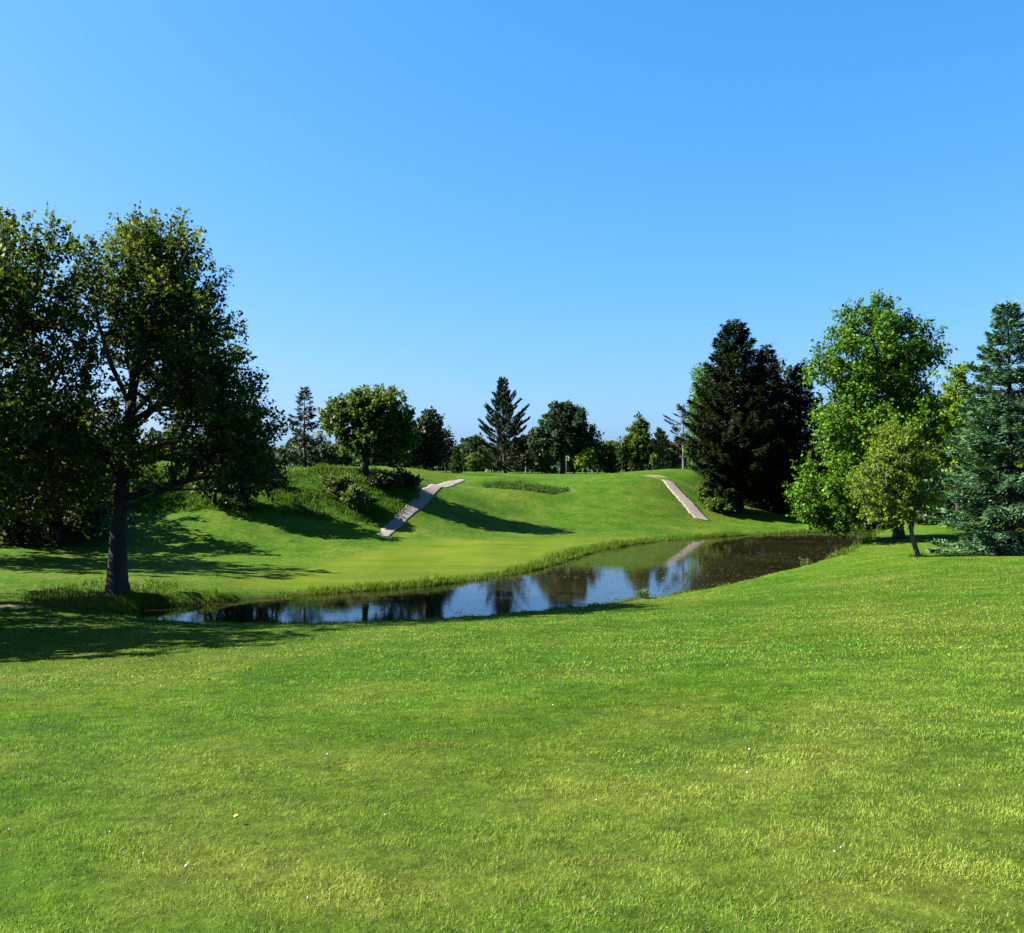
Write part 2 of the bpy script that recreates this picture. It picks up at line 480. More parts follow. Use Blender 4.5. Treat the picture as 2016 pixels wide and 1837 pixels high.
# ---- world masks for the mowing
def poly_mask(x, y, poly, soft=1.0):
    poly = np.array(poly, float); a = poly; b = np.roll(poly, -1, 0)
    out = np.zeros(len(x))
    for s in range(0, len(x), 8000):
        px, py = x[s:s + 8000][:, None], y[s:s + 8000][:, None]
        ab = b - a
        t = np.clip(((px - a[:, 0]) * ab[:, 0] + (py - a[:, 1]) * ab[:, 1]) / (ab ** 2).sum(1), 0, 1)
        d = np.sqrt((px - a[:, 0] - t * ab[:, 0]) ** 2 + (py - a[:, 1] - t * ab[:, 1]) ** 2).min(1)
        cond = (a[:, 1] > py) != (b[:, 1] > py)
        xi = (b[:, 0] - a[:, 0]) * (py - a[:, 1]) / np.where(b[:, 1] == a[:, 1], 1e-9, b[:, 1] - a[:, 1]) + a[:, 0]
        ins = (cond & (px < xi)).sum(1) % 2 == 1
        out[s:s + 8000] = np.clip(0.5 + np.where(ins, d, -d) / soft, 0, 1)
    return out

def G(px, py, z=0.5):
    D = FOC * (EYE - z) / (py - CY)
    return (world_at(px, D), D)

FAIRWAY = [G(420, 1150), G(560, 1110), G(800, 1070), G(1000, 1060), G(1200, 1052), G(1330, 1050), G(1420, 1046), (19, 69), (14.6, 68), (9, 59.5), (4, 50), (0, 43), (-4, 40), (-9, 36.5)]
ROUGH = [P(255, 57.6, 0)[:2], P(340, 57, 0)[:2], P(480, 57.6, 0)[:2], P(600, 59, 0)[:2], P(740, 60, 0)[:2], P(790, 62, 0)[:2], P(826, 66.5, 0)[:2], P(800, 69, 0)[:2], P(700, 67, 0)[:2], P(560, 66.5, 0)[:2], P(400, 67, 0)[:2], P(200, 72, 0)[:2]]
HOLLOW = [(1.2 + 3.6 * math.cos(a) * (1 + .10 * math.sin(3 * a)) , 78.9 + 3.2 * math.sin(a) * (1 + .08 * math.sin(5 * a)) - .5 * math.cos(a)) for a in np.linspace(0, 2 * math.pi, 22)[:-1]]
SOIL = [G(32, 1178, .8) + (0.75, .45), G(165, 1158, .8) + (0.6, .4), G(205, 1163, .8) + (.5, .35), P(1292, 85.5, 0)[:2] + (1.0, .9), P(1290, 93, 0)[:2] + (1.2, .7)]

def build_ground():
    xs = np.concatenate([[-900, -600, -400, -280, -200, -150, -115, -90, -72, -58, -48], np.arange(-42, -16, .6), np.arange(-16, 31, .3), np.arange(31, 46, .6),
                         [48, 54, 62, 74, 90, 115, 150, 200, 280, 400, 600, 900]])
    ys = np.concatenate([[-300, -160, -90, -55, -35, -22, -14, -8, -4, -2], np.arange(0, 24, .5), np.arange(24, 76, .3), np.arange(76, 112, .5), np.arange(112, 160, 2),
                         [164, 172, 184, 200, 225, 260, 310, 380, 480, 640, 900, 1300]])
    X, Y = np.meshgrid(xs, ys)
    x, y = X.ravel(), Y.ravel()
    sd = pond_sd(x, y)
    z = terrain(x, y, sd)
    nx, ny = len(xs), len(ys)
    i = np.arange((ny - 1) * (nx - 1)); r, c = i // (nx - 1), i % (nx - 1)
    v0 = r * nx + c
    F = np.stack([v0, v0 + 1, v0 + nx + 1, v0 + nx], 1)
    zone = np.zeros((len(x), 3))
    thatch_shade = np.clip((39 - y) / 8, 0, 1) * np.clip((sd - .3) / .6, 0, 1) * np.clip((.61 * np.maximum(y, 0) + 1.6 - np.abs(x)) / 1.0, 0, 1) * (y > 2.5)
    zone[:, 0] = poly_mask(x, y, FAIRWAY, 1.6) * np.clip((sd - .8) / .8, 0, 1)
    zone[:, 1] = np.maximum(poly_mask(x, y, ROUGH, 1.2), poly_mask(x, y, HOLLOW, 1.0))
    for sx, sy, rx, ry in SOIL:
        zone[:, 2] = np.maximum(zone[:, 2], np.clip(1.6 - 1.3 * np.hypot((x - sx) / rx, (y - sy) / ry), 0, 1))
    o = mesh_arrays('ground', np.stack([x, y, z], 1), F, M['ground'], smooth=True, attrs={'zone': zone, 'thatch_shade': thatch_shade})
    tag(o, 'rolling mown golf course turf around the pond and up the hillside', 'ground', kind='structure')

    # water sheet, cut to the outline with the bank rising through its rim
    pv = POND.copy()
    c = pv.mean(0)
    a = POND; nrm = np.roll(a, -1, 0) - np.roll(a, 1, 0); nrm = unit(np.stack([-nrm[:, 1], nrm[:, 0]], 1))
    out = a + nrm * 0.18
    if pond_sd(out[:5, 0], out[:5, 1]).mean() < 0:
        out = a - nrm * 0.18
    import bmesh
    bm = bmesh.new()
    f = bm.faces.new([bm.verts.new((p[0], p[1], 0.0)) for p in out])
    bmesh.ops.triangulate(bm, faces=[f])
    bmesh.ops.recalc_face_normals(bm, faces=bm.faces)
    if next(iter(bm.faces)).normal.z < 0:
        bmesh.ops.reverse_faces(bm, faces=bm.faces)
    me = bpy.data.meshes.new('pond_water'); bm.to_mesh(me); bm.free()
    me.materials.append(M['water'])
    w = bpy.data.objects.new('pond_water', me); COL.objects.link(w)
    tag(w, 'still dark pond water mirroring the hill and the blue sky', 'water', kind='structure')
build_ground()

# ------------------------------------------------------------------ cart paths
def cart_path(name, pts, widths, label, seed):
    rng = np.random.default_rng(seed)
    pts = np.array(pts, float)
    s = np.linspace(0, 1, len(pts)); tt = np.linspace(0, 1, 90)
    cx = np.interp(tt, s, pts[:, 0]); cy = np.interp(tt, s, pts[:, 1])
    for _ in range(12):
        cx[1:-1] = (cx[:-2] + 2 * cx[1:-1] + cx[2:]) / 4; cy[1:-1] = (cy[:-2] + 2 * cy[1:-1] + cy[2:]) / 4
    w = np.interp(tt, s, widths)
    d = unit(np.stack([np.gradient(cx), np.gradient(cy)], 1)); n = np.stack([d[:, 1], -d[:, 0]], 1)
    V = []; k = 9
    wl = w / 2 * (1 + .07 * np.convolve(rng.normal(size=90), np.ones(3) / 1.7, 'same')); wr = w / 2 * (1 + .05 * np.convolve(rng.normal(size=90), np.ones(3) / 1.7, 'same'))
    u = np.concatenate([[-1.0], np.linspace(-1, 1, k - 2), [1.0]])
    for j, uj in enumerate(u):
        off = np.where(uj < 0, uj * wl, uj * wr)
        px, py = cx + n[:, 0] * off, cy + n[:, 1] * off
        z = terrain(px, py) + 0.045 - 0.02 * uj * uj
        if j in (0, k - 1):
            z = z - 0.16
        V.append(np.stack([px, py, z], 1))
    V = np.stack(V, 1).reshape(-1, 3)
    i = np.arange(89 * (k - 1)); r, c = i // (k - 1), i % (k - 1); v0 = r * k + c
    F = np.stack([v0, v0 + 1, v0 + k + 1, v0 + k], 1)
    o = mesh_arrays(name, V, F, M['asphalt'], smooth=False)
    tag(o, label, 'path', kind='structure')
    return np.stack([cx, cy], 1), w
PATH_L, PW_L = cart_path('cart_path', [ray_ground(*q) for q in ((751, 1056), (770, 1040), (790, 1022), (812, 1002), (830, 985), (850, 967), (869, 958), (888, 951), (910, 945))], [.95, .9, .9, .9, .92, .95, 1.0, 1.0, .6], 'weathered tan cart path climbing past the round tree, part in shadow', 3)
PATH_R, PW_R = cart_path('cart_path', [ray_ground(*q) for q in ((1383, 1024), (1366, 1006), (1350, 988), (1334, 971), (1321, 955.5), (1314, 947))], [1.4, 1.4, 1.35, 1.3, 1.25, 1.15], 'sunlit straight cart path running uphill beside the dark spruces', 4)

# ------------------------------------------------------------------ leaves, tubes
def leaf_quads(pos, axis, nrm, size, width, fold=0.12):
    """folded rhombus leaves -> V, F"""
    axis = unit(axis); side = unit(np.cross(axis, nrm)); nrm = np.cross(side, axis)
    s = size[:, None]; w = width[:, None]
    a = pos; b = pos + axis * s * .45 + side * w * .5 + nrm * s * fold
    c = pos + axis * s; d = pos + axis * s * .45 - side * w * .5 + nrm * s * fold
    V = np.stack([a, b, c, d], 1).reshape(-1, 3)
    F = np.arange(len(V)).reshape(-1, 4)
    return V, F

def tubes(A, B, ra, rb, sides=5):
    d = unit(B - A); ref = np.where(np.abs(d[:, 2:3]) > .9, np.array([[1., 0, 0]]), np.array([[0., 0, 1]]))
    u = unit(np.cross(d, ref)); v = np.cross(d, u)
    ang = np.arange(sides) / sides * 2 * np.pi
    ring = np.cos(ang)[None, :, None] * u[:, None] + np.sin(ang)[None, :, None] * v[:, None]
    VA = A[:, None] + ring * ra[:, None, None]; VB = B[:, None] + ring * rb[:, None, None]
    V = np.concatenate([VA, VB], 1).reshape(-1, 3)
    e = np.arange(len(A))[:, None] * 2 * sides; j = np.arange(sides)[None]; j2 = (j + 1) % sides
    F = np.stack([e + j, e + j2, e + sides + j2, e + sides + j], 2).reshape(-1, 4)
    return V, F

def polytube(pts, rad, sides=12, flare=0.0, rng=None):
    pts = np.array(pts, float); n = len(pts)
    t = unit(np.gradient(pts, axis=0)); u = unit(np.cross(t, np.array([[0.3, 1.0, 0.1]]))); v = np.cross(t, u)
    ang = np.arange(sides) / sides * 2 * np.pi
    R = np.repeat(np.asarray(rad)[:, None], sides, 1)
    if flare:
        h = pts[:, 2] - pts[0, 2]
        R = R * (1 + flare * np.exp(-h / (rad[0] * 1.6))[:, None] * (1 + .45 * np.cos(5 * ang + .7) + .25 * np.cos(3 * ang))[None])
    ring = np.cos(ang)[None, :, None] * u[:, None] + np.sin(ang)[None, :, None] * v[:, None]
    V = (pts[:, None] + ring * R[:, :, None]).reshape(-1, 3)
    e = np.arange(n - 1)[:, None] * sides; j = np.arange(sides)[None]; j2 = (j + 1) % sides
    F = np.stack([e + j, e + j2, e + sides + j2, e + sides + j], 2).reshape(-1, 4)
    return V, F

def merge(parts):
    Vs, Fs, o = [], [], 0
    for V, F in parts:
        Vs.append(V); Fs.append(F + o); o += len(V)
    return np.concatenate(Vs), np.concatenate(Fs)

# ------------------------------------------------------------------ broadleaf trees
def broadleaf(name, label, px, D, lobes, leafmat, trunk_r=0.2, n_cl=250, twigs=5, leaves=8, leaf=0.2, twig=0.7, up=0.5, seed=1, cat='tree',
              trunk=None, limbs=(), shell=0.5, bark='bark', first=0.28, group=None, droop=0.0, wid=0.85, clear=None, rot=None, thin=0.0, spread=1.0):
    """lobes: (px, py, half width px, half height px[, weight, depth offset m]) measured at distance D, turned into metres here"""
    rng = np.random.default_rng(seed)
    bx, by = world_at(px, D), D
    bz = T1(bx, by)
    k = D / FOC
    L = []
    for lb in lobes:
        lx, lz = (lb[0] - px) * k, EYE - (lb[1] - CY) * k - bz
        rx, rz = lb[2] * k, lb[3] * k
        wgt = lb[4] if len(lb) > 4 else 1.0
        dy = lb[5] if len(lb) > 5 else 0.0
        L.append((lx, dy, lz, rx, rx * spread, rz, wgt))
    L = np.array(L)
    vol = L[:, 3] * L[:, 4] * L[:, 5] * L[:, 6]
    which = rng.choice(len(L), n_cl, p=vol / vol.sum())
    dirs = unit(rng.normal(size=(n_cl, 3)))
    u = rng.random(n_cl) ** shell
    bump = 1 + .16 * np.sin(dirs[:, 0] * 5 + seed) * np.sin(dirs[:, 2] * 6 + 1.3 * seed) * np.cos(dirs[:, 1] * 5)
    C = L[which, :3] + dirs * L[which, 3:6] * (u * bump)[:, None]
    C[:, 2] = np.maximum(C[:, 2], 0.25)
    top = (L[:, 2] + L[:, 5]).max()
    # trunk
    if trunk is None:
        cx = (L[:, 0] * vol).sum() / vol.sum(); cyy = (L[:, 1] * vol).sum() / vol.sum()
        hh = top * .8
        s = np.linspace(0, 1, 12)
        trunk = np.stack([cx * .7 * s ** 1.6 + .10 * np.sin(s * 5 + seed) * s, cyy * .6 * s ** 1.6 + .10 * np.cos(s * 4 + seed) * s, -0.25 + (hh + .25) * s], 1)
    trunk = np.array(trunk, float)
    seg = np.linalg.norm(np.diff(trunk, axis=0), axis=1); arc = np.concatenate([[0], np.cumsum(seg)])
    nt = max(8, int(arc[-1] / max(.35, top / 24)))
    sa = np.linspace(0, arc[-1], nt)
    tr = np.stack([np.interp(sa, arc, trunk[:, i]) for i in range(3)], 1)
    for _ in range(2):
        tr[1:-1] = (tr[:-2] + 2 * tr[1:-1] + tr[2:]) / 4
    trad = trunk_r * (1 - .92 * (sa / arc[-1]) ** .95)
    trad = np.maximum(trad, 0.02)
    nodes = [tr]; parent = [np.arange(nt) - 1]; plen = [sa.copy()]
    ok = [tr[:, 2] > (clear if clear is not None else first * top)]
    N = nt
    for lim in limbs:
        lim = np.array(lim, float)
        j = int(np.argmin(np.linalg.norm(tr - lim[0], axis=1)))
        sg = np.linalg.norm(np.diff(lim, axis=0), axis=1); ar = np.concatenate([[0], np.cumsum(sg)])
        ss = np.linspace(0, ar[-1], max(4, int(ar[-1] / .45)))[1:]
        pts = np.stack([np.interp(ss, ar, lim[:, i]) for i in range(3)], 1)
        pr = np.concatenate([[j], N + np.arange(len(pts) - 1)])
        nodes.append(pts); parent.append(pr); plen.append(sa[j] + ss); ok.append(ss > ar[-1] * .35); N += len(pts)
    nodes = list(np.concatenate(nodes)); parent = list(np.concatenate(parent).astype(int)); plen = list(np.concatenate(plen)); ok = list(np.concatenate(ok))
    axis_d = np.linalg.norm(C - np.array([tr[-1, 0] * .5, tr[-1, 1] * .5, top * .45]), axis=1)
    order = np.argsort(axis_d)
    arrN = np.array(nodes); arrP = np.array(plen); arrOK = np.array(ok)
    bufN = np.zeros((len(arrN) + n_cl * 12, 3)); bufN[:len(arrN)] = arrN
    bufP = np.zeros(len(bufN)); bufP[:len(arrN)] = arrP
    bufK = np.zeros(len(bufN), bool); bufK[:len(arrN)] = arrOK
    par = list(parent); cnt = len(arrN); step = max(.35, top / 22)
    endnode = np.zeros(n_cl, int)
    for ci in order:
        c = C[ci]
        dv = c - bufN[:cnt]
        dist = np.linalg.norm(dv, axis=1)
        cost = dist + .32 * bufP[:cnt] + 1.0 * np.maximum(0, -(dv[:, 2]) + .15 * dist) + np.where(bufK[:cnt], 0, 1e3)
        j = int(np.argmin(cost))
        m = int(min(10, max(1, round(dist[j] / step))))
        s = (np.arange(m) + 1) / m
        mid = rng.normal(size=3) * .10 * dist[j]; mid[2] += .10 * dist[j]
        pts = bufN[j] + dv[j] * s[:, None] + mid * (4 * s * (1 - s))[:, None] * .6
        bufN[cnt:cnt + m] = pts; bufP[cnt:cnt + m] = bufP[j] + dist[j] * s; bufK[cnt:cnt + m] = True
        par.append(j); par.extend(range(cnt, cnt + m - 1)); cnt += m
        endnode[ci] = cnt - 1
    ND = bufN[:cnt]; par = np.array(par)
    w = np.zeros(cnt); w[endnode] += 1
    for i in range(cnt - 1, 0, -1):
        if par[i] >= 0: w[par[i]] += w[i]
    rtip = (.016 if D < 60 else .012) * max(1, D / 60)
    rad = np.minimum(rtip * np.maximum(w, 1) ** .47, trunk_r * .62)
    for i in range(nt, cnt):          # a branch is never thicker than what carries it
        rad[i] = min(rad[i], (rad[par[i]] if par[i] >= nt else trad[par[i]] * .8))
    # twigs and leaves
    nT = n_cl * twigs
    base = np.repeat(C, twigs, 0)
    cen = L[np.repeat(which, twigs), :3]; rr = L[np.repeat(which, twigs), 3:6]
    outw = unit((base - cen) / rr)
    td = unit(outw * .75 + np.array([0, 0, up - droop]) + rng.normal(size=(nT, 3)) * .55)
    tl = twig * (0.45 + .8 * rng.random(nT))
    base = base + rng.normal(size=(nT, 3)) * twig * .22
    nL = nT * leaves
    bi = np.repeat(np.arange(nT), leaves)
    s = rng.random(nL) ** .7
    pos = base[bi] + td[bi] * (tl[bi] * s)[:, None] + np.array([0, 0, -droop * .5]) * (tl[bi] * s * s)[:, None]
    pos = pos + rng.normal(size=(nL, 3)) * leaf * .45
    ax = unit(td[bi] * .5 + rng.normal(size=(nL, 3)) * .8 + np.array([0, 0, -.25]))
    nr = unit(np.array([0, 0, .55]) + outw[bi] * .45 + rng.normal(size=(nL, 3)) * .6)
    sz = leaf * (.5 + 1.0 * rng.random(nL))
    keep = pos[:, 2] > .12
    if thin: keep &= rng.random(nL) > thin
    clr = np.repeat(rng.random(n_cl), twigs * leaves)
    rnd = np.clip(.55 * clr + .45 * rng.random(nL), 0, 1)
    rnd = np.where(s > .86, np.clip(rnd + .22, 0, 1), rnd)
    pos, ax, nr, sz, rnd = pos[keep], ax[keep], nr[keep], sz[keep], rnd[keep]
    root = empty(name, (bx, by, bz))
    tag(root, label, cat, group)
    # trunk
    trunk_part = polytube(tr, trad, 14 if D < 80 else 8, .38)
    ed = np.arange(nt, cnt)
    V, F = tubes(ND[par[ed]], ND[ed], np.minimum(rad[par[ed]] if True else 0, rad[ed] * 1.25), rad[ed], 5 if D < 80 else 4)
    bparts = [trunk_part, (V, F)]
    if D < 60:
        bparts.append(tubes(base, base + td * tl[:, None], np.full(nT, .009 if D < 45 else .008), np.full(nT, .004), 3))
    V, F = merge(bparts)
    mesh_arrays('trunk', V, F, M[bark], root, smooth=True)
    V, F = leaf_quads(pos, ax, nr, sz, sz * wid)
    mesh_arrays('crown', V, F, M[leafmat], root, attrs={'rnd': np.repeat(rnd, 4)})
    return root

# ------------------------------------------------------------------ conifers
def conifer(name, label, px, D, top, halfw, mat, seed=1, clear=0.06, power=0.85, whorl=0.32, per=7, e_top=50, e_bot=-12, curve=0.1, dens=70, sl=0.26, sw=0.07, blen=0.34,
            droop=0.25, ragged=0.22, trunk_r=0.16, plume=False, bark='bark', twin=None, group=None, belly=0.0, dx=0.0, gap=0.0, skirt=1.0, jit=.35, ejit=6.0):
    rng = np.random.default_rng(seed)
    bx, by = world_at(px, D), D
    bz = T1(bx, by); k = D / FOC
    H = EYE - (top - CY) * k - bz
    R = halfw * k
    s = np.linspace(0, 1, 14)
    tr = np.stack([dx * k * s + .05 * np.sin(s * 4 + seed), .05 * np.cos(s * 5 + seed), -.3 + (H + .25) * s], 1)
    root = empty(name, (bx, by, bz)); tag(root, label, 'tree', group)
    Vt, Ft = polytube(tr, np.maximum(trunk_r * (1 - s) ** .9, .012), 12, .4)
    tparts = [(Vt, Ft)]
    if twin:
        tw = tr * np.array([1, 1, .55]) + np.array([twin, .2, 0]) * (1 - s[:, None] * .7)
        tparts.append(polytube(tw, np.maximum(trunk_r * .8 * (1 - s) ** .9, .012), 10, .4))
    bA, bB, ra, rb = [], [], [], []
    Ps, As, Ns, Ss, Rn = [], [], [], [], []
    z = clear * H
    while z < H * .985:
        t = z / H
        tt = max(0.0, (t - clear) / (1 - clear))
        prof = (1 - tt) ** power * (1 + belly * np.sin(np.pi * min(1, tt * 1.6)))
        prof *= min(1.0, skirt + (1 - skirt) * tt * 3.2)
        nb = max(3, int(round(per * (.55 + .6 * (1 - t)))))
        a0 = rng.random() * 6.28
        for b in range(nb):
            if gap and rng.random() < gap: continue
            az = a0 + b / nb * 6.28 + rng.normal() * .25
            Lb = max(.22, R * prof * (1 - ragged + 2 * ragged * rng.random() * (1.0 if rng.random() > .12 else 1.25)))
            zz = z + rng.normal() * whorl * jit
            el = math.radians(e_bot + (e_top - e_bot) * tt ** 1.25 + rng.normal() * ejit)
            h = np.array([math.cos(az), math.sin(az), 0.0]); sd = np.array([-h[1], h[0], 0.0])
            tx = np.interp(zz, tr[:, 2], tr[:, 0]); ty = np.interp(zz, tr[:, 2], tr[:, 1])
            o = np.array([tx, ty, zz])
            def at(q):
                q = np.asarray(q)[:, None]
                return o + Lb * (h * (math.cos(el) * q) + np.array([0, 0, 1.0]) * (math.sin(el) * q + curve * q * q - .10 * (1 - tt) * np.sin(q * 3.0)))
            q = np.linspace(0, 1, 5); bp = at(q)
            r0 = .012 + .010 * Lb
            bA.append(bp[:-1]); bB.append(bp[1:]); rr = r0 * (1 - .85 * q); ra.append(rr[:-1]); rb.append(rr[1:])
            n = int(dens * Lb * (.8 + .4 * rng.random())) + 6
            q = .12 + .88 * rng.random(n) ** .6
            if plume: q = .25 + .75 * rng.random(n) ** .6
            fwd = unit(at(np.minimum(q + .02, 1.02)) - at(q - .02))
            bl = blen * (.25 + (1 - q) ** .6 * min(1.5, Lb * .55))
            uu = rng.random(n) * bl
            sgn = rng.choice([-1., 1.], n)
            if plume:
                bd = unit(fwd * .7 + sd * (sgn * .7 * rng.random(n))[:, None] + np.array([0, 0, .55]) + rng.normal(size=(n, 3)) * .28)
                pos = at(q) + (fwd * .6 + sd * (sgn * .8)[:, None]) * uu[:, None] + np.array([0, 0, .12]) * uu[:, None]
            else:
                bd = unit(fwd * .65 + sd * (sgn * .75)[:, None] + np.array([0, 0, -droop]) * .8 + rng.normal(size=(n, 3)) * .20)
                pos = at(q) + bd * uu[:, None] + np.array([0, 0, -droop]) * (uu ** 2 / max(blen, .01))[:, None]
            nr = unit(np.array([0, 0, 1.0]) + rng.normal(size=(n, 3)) * .45 + (h * .3))
            Ps.append(pos); As.append(bd); Ns.append(nr)
            Ss.append(sl * (.6 + .8 * rng.random(n)))
            tipness = np.clip((uu / np.maximum(bl, .02)) * .35 + q * .3, 0, 1)
            Rn.append(np.clip(.30 * rng.random() + .35 * rng.random(n) + tipness * .6 - .12, 0, 1))
        z += whorl * (.55 + .6 * (1 - t)) * (.8 + .4 * rng.random())
    # leader
    n = 14; q = rng.random(n)
    Ps.append(np.stack([np.full(n, tr[-1, 0]), np.full(n, tr[-1, 1]), H * .93 + q * H * .075], 1)); As.append(unit(np.array([0, 0, 1.0]) + rng.normal(size=(n, 3)) * .45))
    Ns.append(unit(rng.normal(size=(n, 3)))); Ss.append(np.full(n, sl * .8)); Rn.append(rng.random(n))
    V, F = tubes(np.concatenate(bA), np.concatenate(bB), np.concatenate(ra), np.concatenate(rb), 4)
    V, F = merge(tparts + [(V, F)])
    mesh_arrays('trunk', V, F, M[bark], root, smooth=True)
    pos, ax, nr, sz, rn = (np.concatenate(q) for q in (Ps, As, Ns, Ss, Rn))
    keep = pos[:, 2] > .05
    pos, ax, nr, sz, rn = pos[keep], ax[keep], nr[keep], sz[keep], rn[keep]
    V, F = leaf_quads(pos, ax, nr, sz, np.full(len(sz), sw) * (.7 + .6 * rng.random(len(sz))), .05)
    mesh_arrays('crown', V, F, M[mat], root, attrs={'rnd': np.repeat(rn, 4)})
    return root

# ------------------------------------------------------------------ the trees
def m_local(px0, D, base_z, pts):
    """pixel polyline at distance D -> metres relative to the tree's foot"""
    k = D / FOC
    return [((p[0] - px0) * k, (p[2] if len(p) > 2 else 0.0), EYE - (p[1] - CY) * k - base_z) for p in pts]

# left bank: the big maple at the water
zb = T1(world_at(230, 34), 34)
ML = lambda pts: m_local(230, 34, zb, pts)
broadleaf('maple_tree', 'large spreading maple with thick dark trunk on the grassy bank at the pond end', 230, 34,
          [(295, 572, 128, 128, 1.0), (360, 690, 124, 135, 1.0), (420, 830, 118, 105, 1.0), (465, 925, 88, 52, 1.1), (200, 700, 80, 140, .45), (150, 880, 105, 85, .8), (240, 575, 60, 120, .6), (345, 498, 55, 60, 1.2), (260, 490, 55, 55, 1.2), (255, 880, 85, 70, .55), (500, 880, 62, 60, 1.0), (140, 985, 90, 40, .8), (330, 930, 80, 40, .6, -1.2), (330, 700, 105, 120, .55, 3.0), (400, 850, 95, 80, .6, 3.4)],
          'maple', trunk_r=.365, n_cl=660, twigs=8, leaves=11, leaf=.122, twig=.72, up=.75, seed=11, shell=.5, clear=2.9, spread=1.08,
          trunk=ML([(230, 1178), (231, 1130), (232, 1060), (238, 980), (247, 900), (254, 830), (262, 760), (272, 690), (285, 600), (292, 520), (296, 450)]),
          limbs=[ML([(240, 985), (285, 968), (330, 955), (400, 940), (470, 935, -.4)]), ML([(236, 1005), (300, 985, -.6), (345, 962, -1.0), (420, 962, -1.3), (480, 965, -1.6)]),
                 ML([(238, 960), (215, 920, .3), (195, 880, .5), (150, 850, .8)]), ML([(252, 860), (300, 800, .4), (350, 730, .8), (400, 640, 1.0)]),
                 ML([(256, 820), (315, 770, -.5), (375, 700, -.8), (420, 600, -.9)]), ML([(258, 800), (225, 720, -.3), (205, 640, -.5), (190, 560, -.4)]),
                 ML([(262, 770), (235, 690, .6), (225, 600, 1.0), (235, 500, 1.1)]), ML([(268, 720), (320, 620, .2), (350, 540, .2), (360, 470, .1)]),
                 ML([(245, 920), (320, 890, 1.5), (400, 860, 2.4), (470, 850, 2.6)]), ML([(245, 925), (210, 900, -1.4), (160, 870, -2.2), (120, 850, -2.4)])])
# its neighbour at the edge of the lawn
broadleaf('maple_tree', 'tall dense maple behind the big maple, its trunk in deep shade', -150, 31,
          [(30, 570, 145, 120, 1.0), (-120, 600, 260, 150, .9), (-60, 770, 260, 160, .8), (-30, 930, 215, 120, .8), (-280, 800, 220, 220, .6), (100, 505, 58, 62, 1.5), (15, 490, 55, 60, 1.5), (120, 700, 75, 150, 1.2), (100, 920, 90, 90, 1.2)],
          'maple', trunk_r=.38, n_cl=720, twigs=7, leaves=10, leaf=.138, twig=.74, up=.7, seed=12, shell=.42, first=.2)
broadleaf('maple_tree', 'broad maple on the lawn edge farthest from the water', -720, 23.5,
          [(-720, 560, 400, 230), (-760, 800, 430, 220), (-560, 740, 300, 240)], 'maple', trunk_r=.36, n_cl=460, twigs=5, leaves=8, leaf=.27, twig=.7, seed=13, shell=.42, first=.22)
# dark thicket behind them at the foot of the hill
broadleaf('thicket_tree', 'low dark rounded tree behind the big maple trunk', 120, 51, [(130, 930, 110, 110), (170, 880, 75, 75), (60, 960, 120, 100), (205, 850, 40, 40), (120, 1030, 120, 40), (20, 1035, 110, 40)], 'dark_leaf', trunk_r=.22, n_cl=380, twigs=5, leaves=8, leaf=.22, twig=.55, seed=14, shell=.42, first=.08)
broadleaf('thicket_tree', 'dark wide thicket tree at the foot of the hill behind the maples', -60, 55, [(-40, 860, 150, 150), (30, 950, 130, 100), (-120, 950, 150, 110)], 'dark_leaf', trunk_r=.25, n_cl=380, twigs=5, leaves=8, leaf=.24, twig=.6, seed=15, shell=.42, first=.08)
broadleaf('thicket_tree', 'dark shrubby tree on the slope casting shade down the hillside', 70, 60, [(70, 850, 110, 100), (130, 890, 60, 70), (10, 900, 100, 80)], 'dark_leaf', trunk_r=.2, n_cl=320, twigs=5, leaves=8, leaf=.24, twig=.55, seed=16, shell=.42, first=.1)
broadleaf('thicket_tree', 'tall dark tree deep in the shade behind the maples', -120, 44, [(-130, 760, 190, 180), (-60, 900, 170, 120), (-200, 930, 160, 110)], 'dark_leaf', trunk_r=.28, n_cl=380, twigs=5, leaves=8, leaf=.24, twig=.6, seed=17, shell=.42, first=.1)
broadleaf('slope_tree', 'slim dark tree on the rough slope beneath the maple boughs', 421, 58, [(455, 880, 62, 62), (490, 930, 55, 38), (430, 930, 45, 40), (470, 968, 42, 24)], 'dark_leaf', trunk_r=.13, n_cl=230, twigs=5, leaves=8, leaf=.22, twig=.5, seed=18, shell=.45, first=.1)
broadleaf('slope_shrub', 'small dark leafy shrub alone on the bright rough slope', 545, 62, [(545, 944, 16, 14), (530, 952, 14, 10)], 'dark_leaf', trunk_r=.04, n_cl=30, twigs=4, leaves=6, leaf=.18, twig=.22, seed=19, first=.1, cat='shrub')
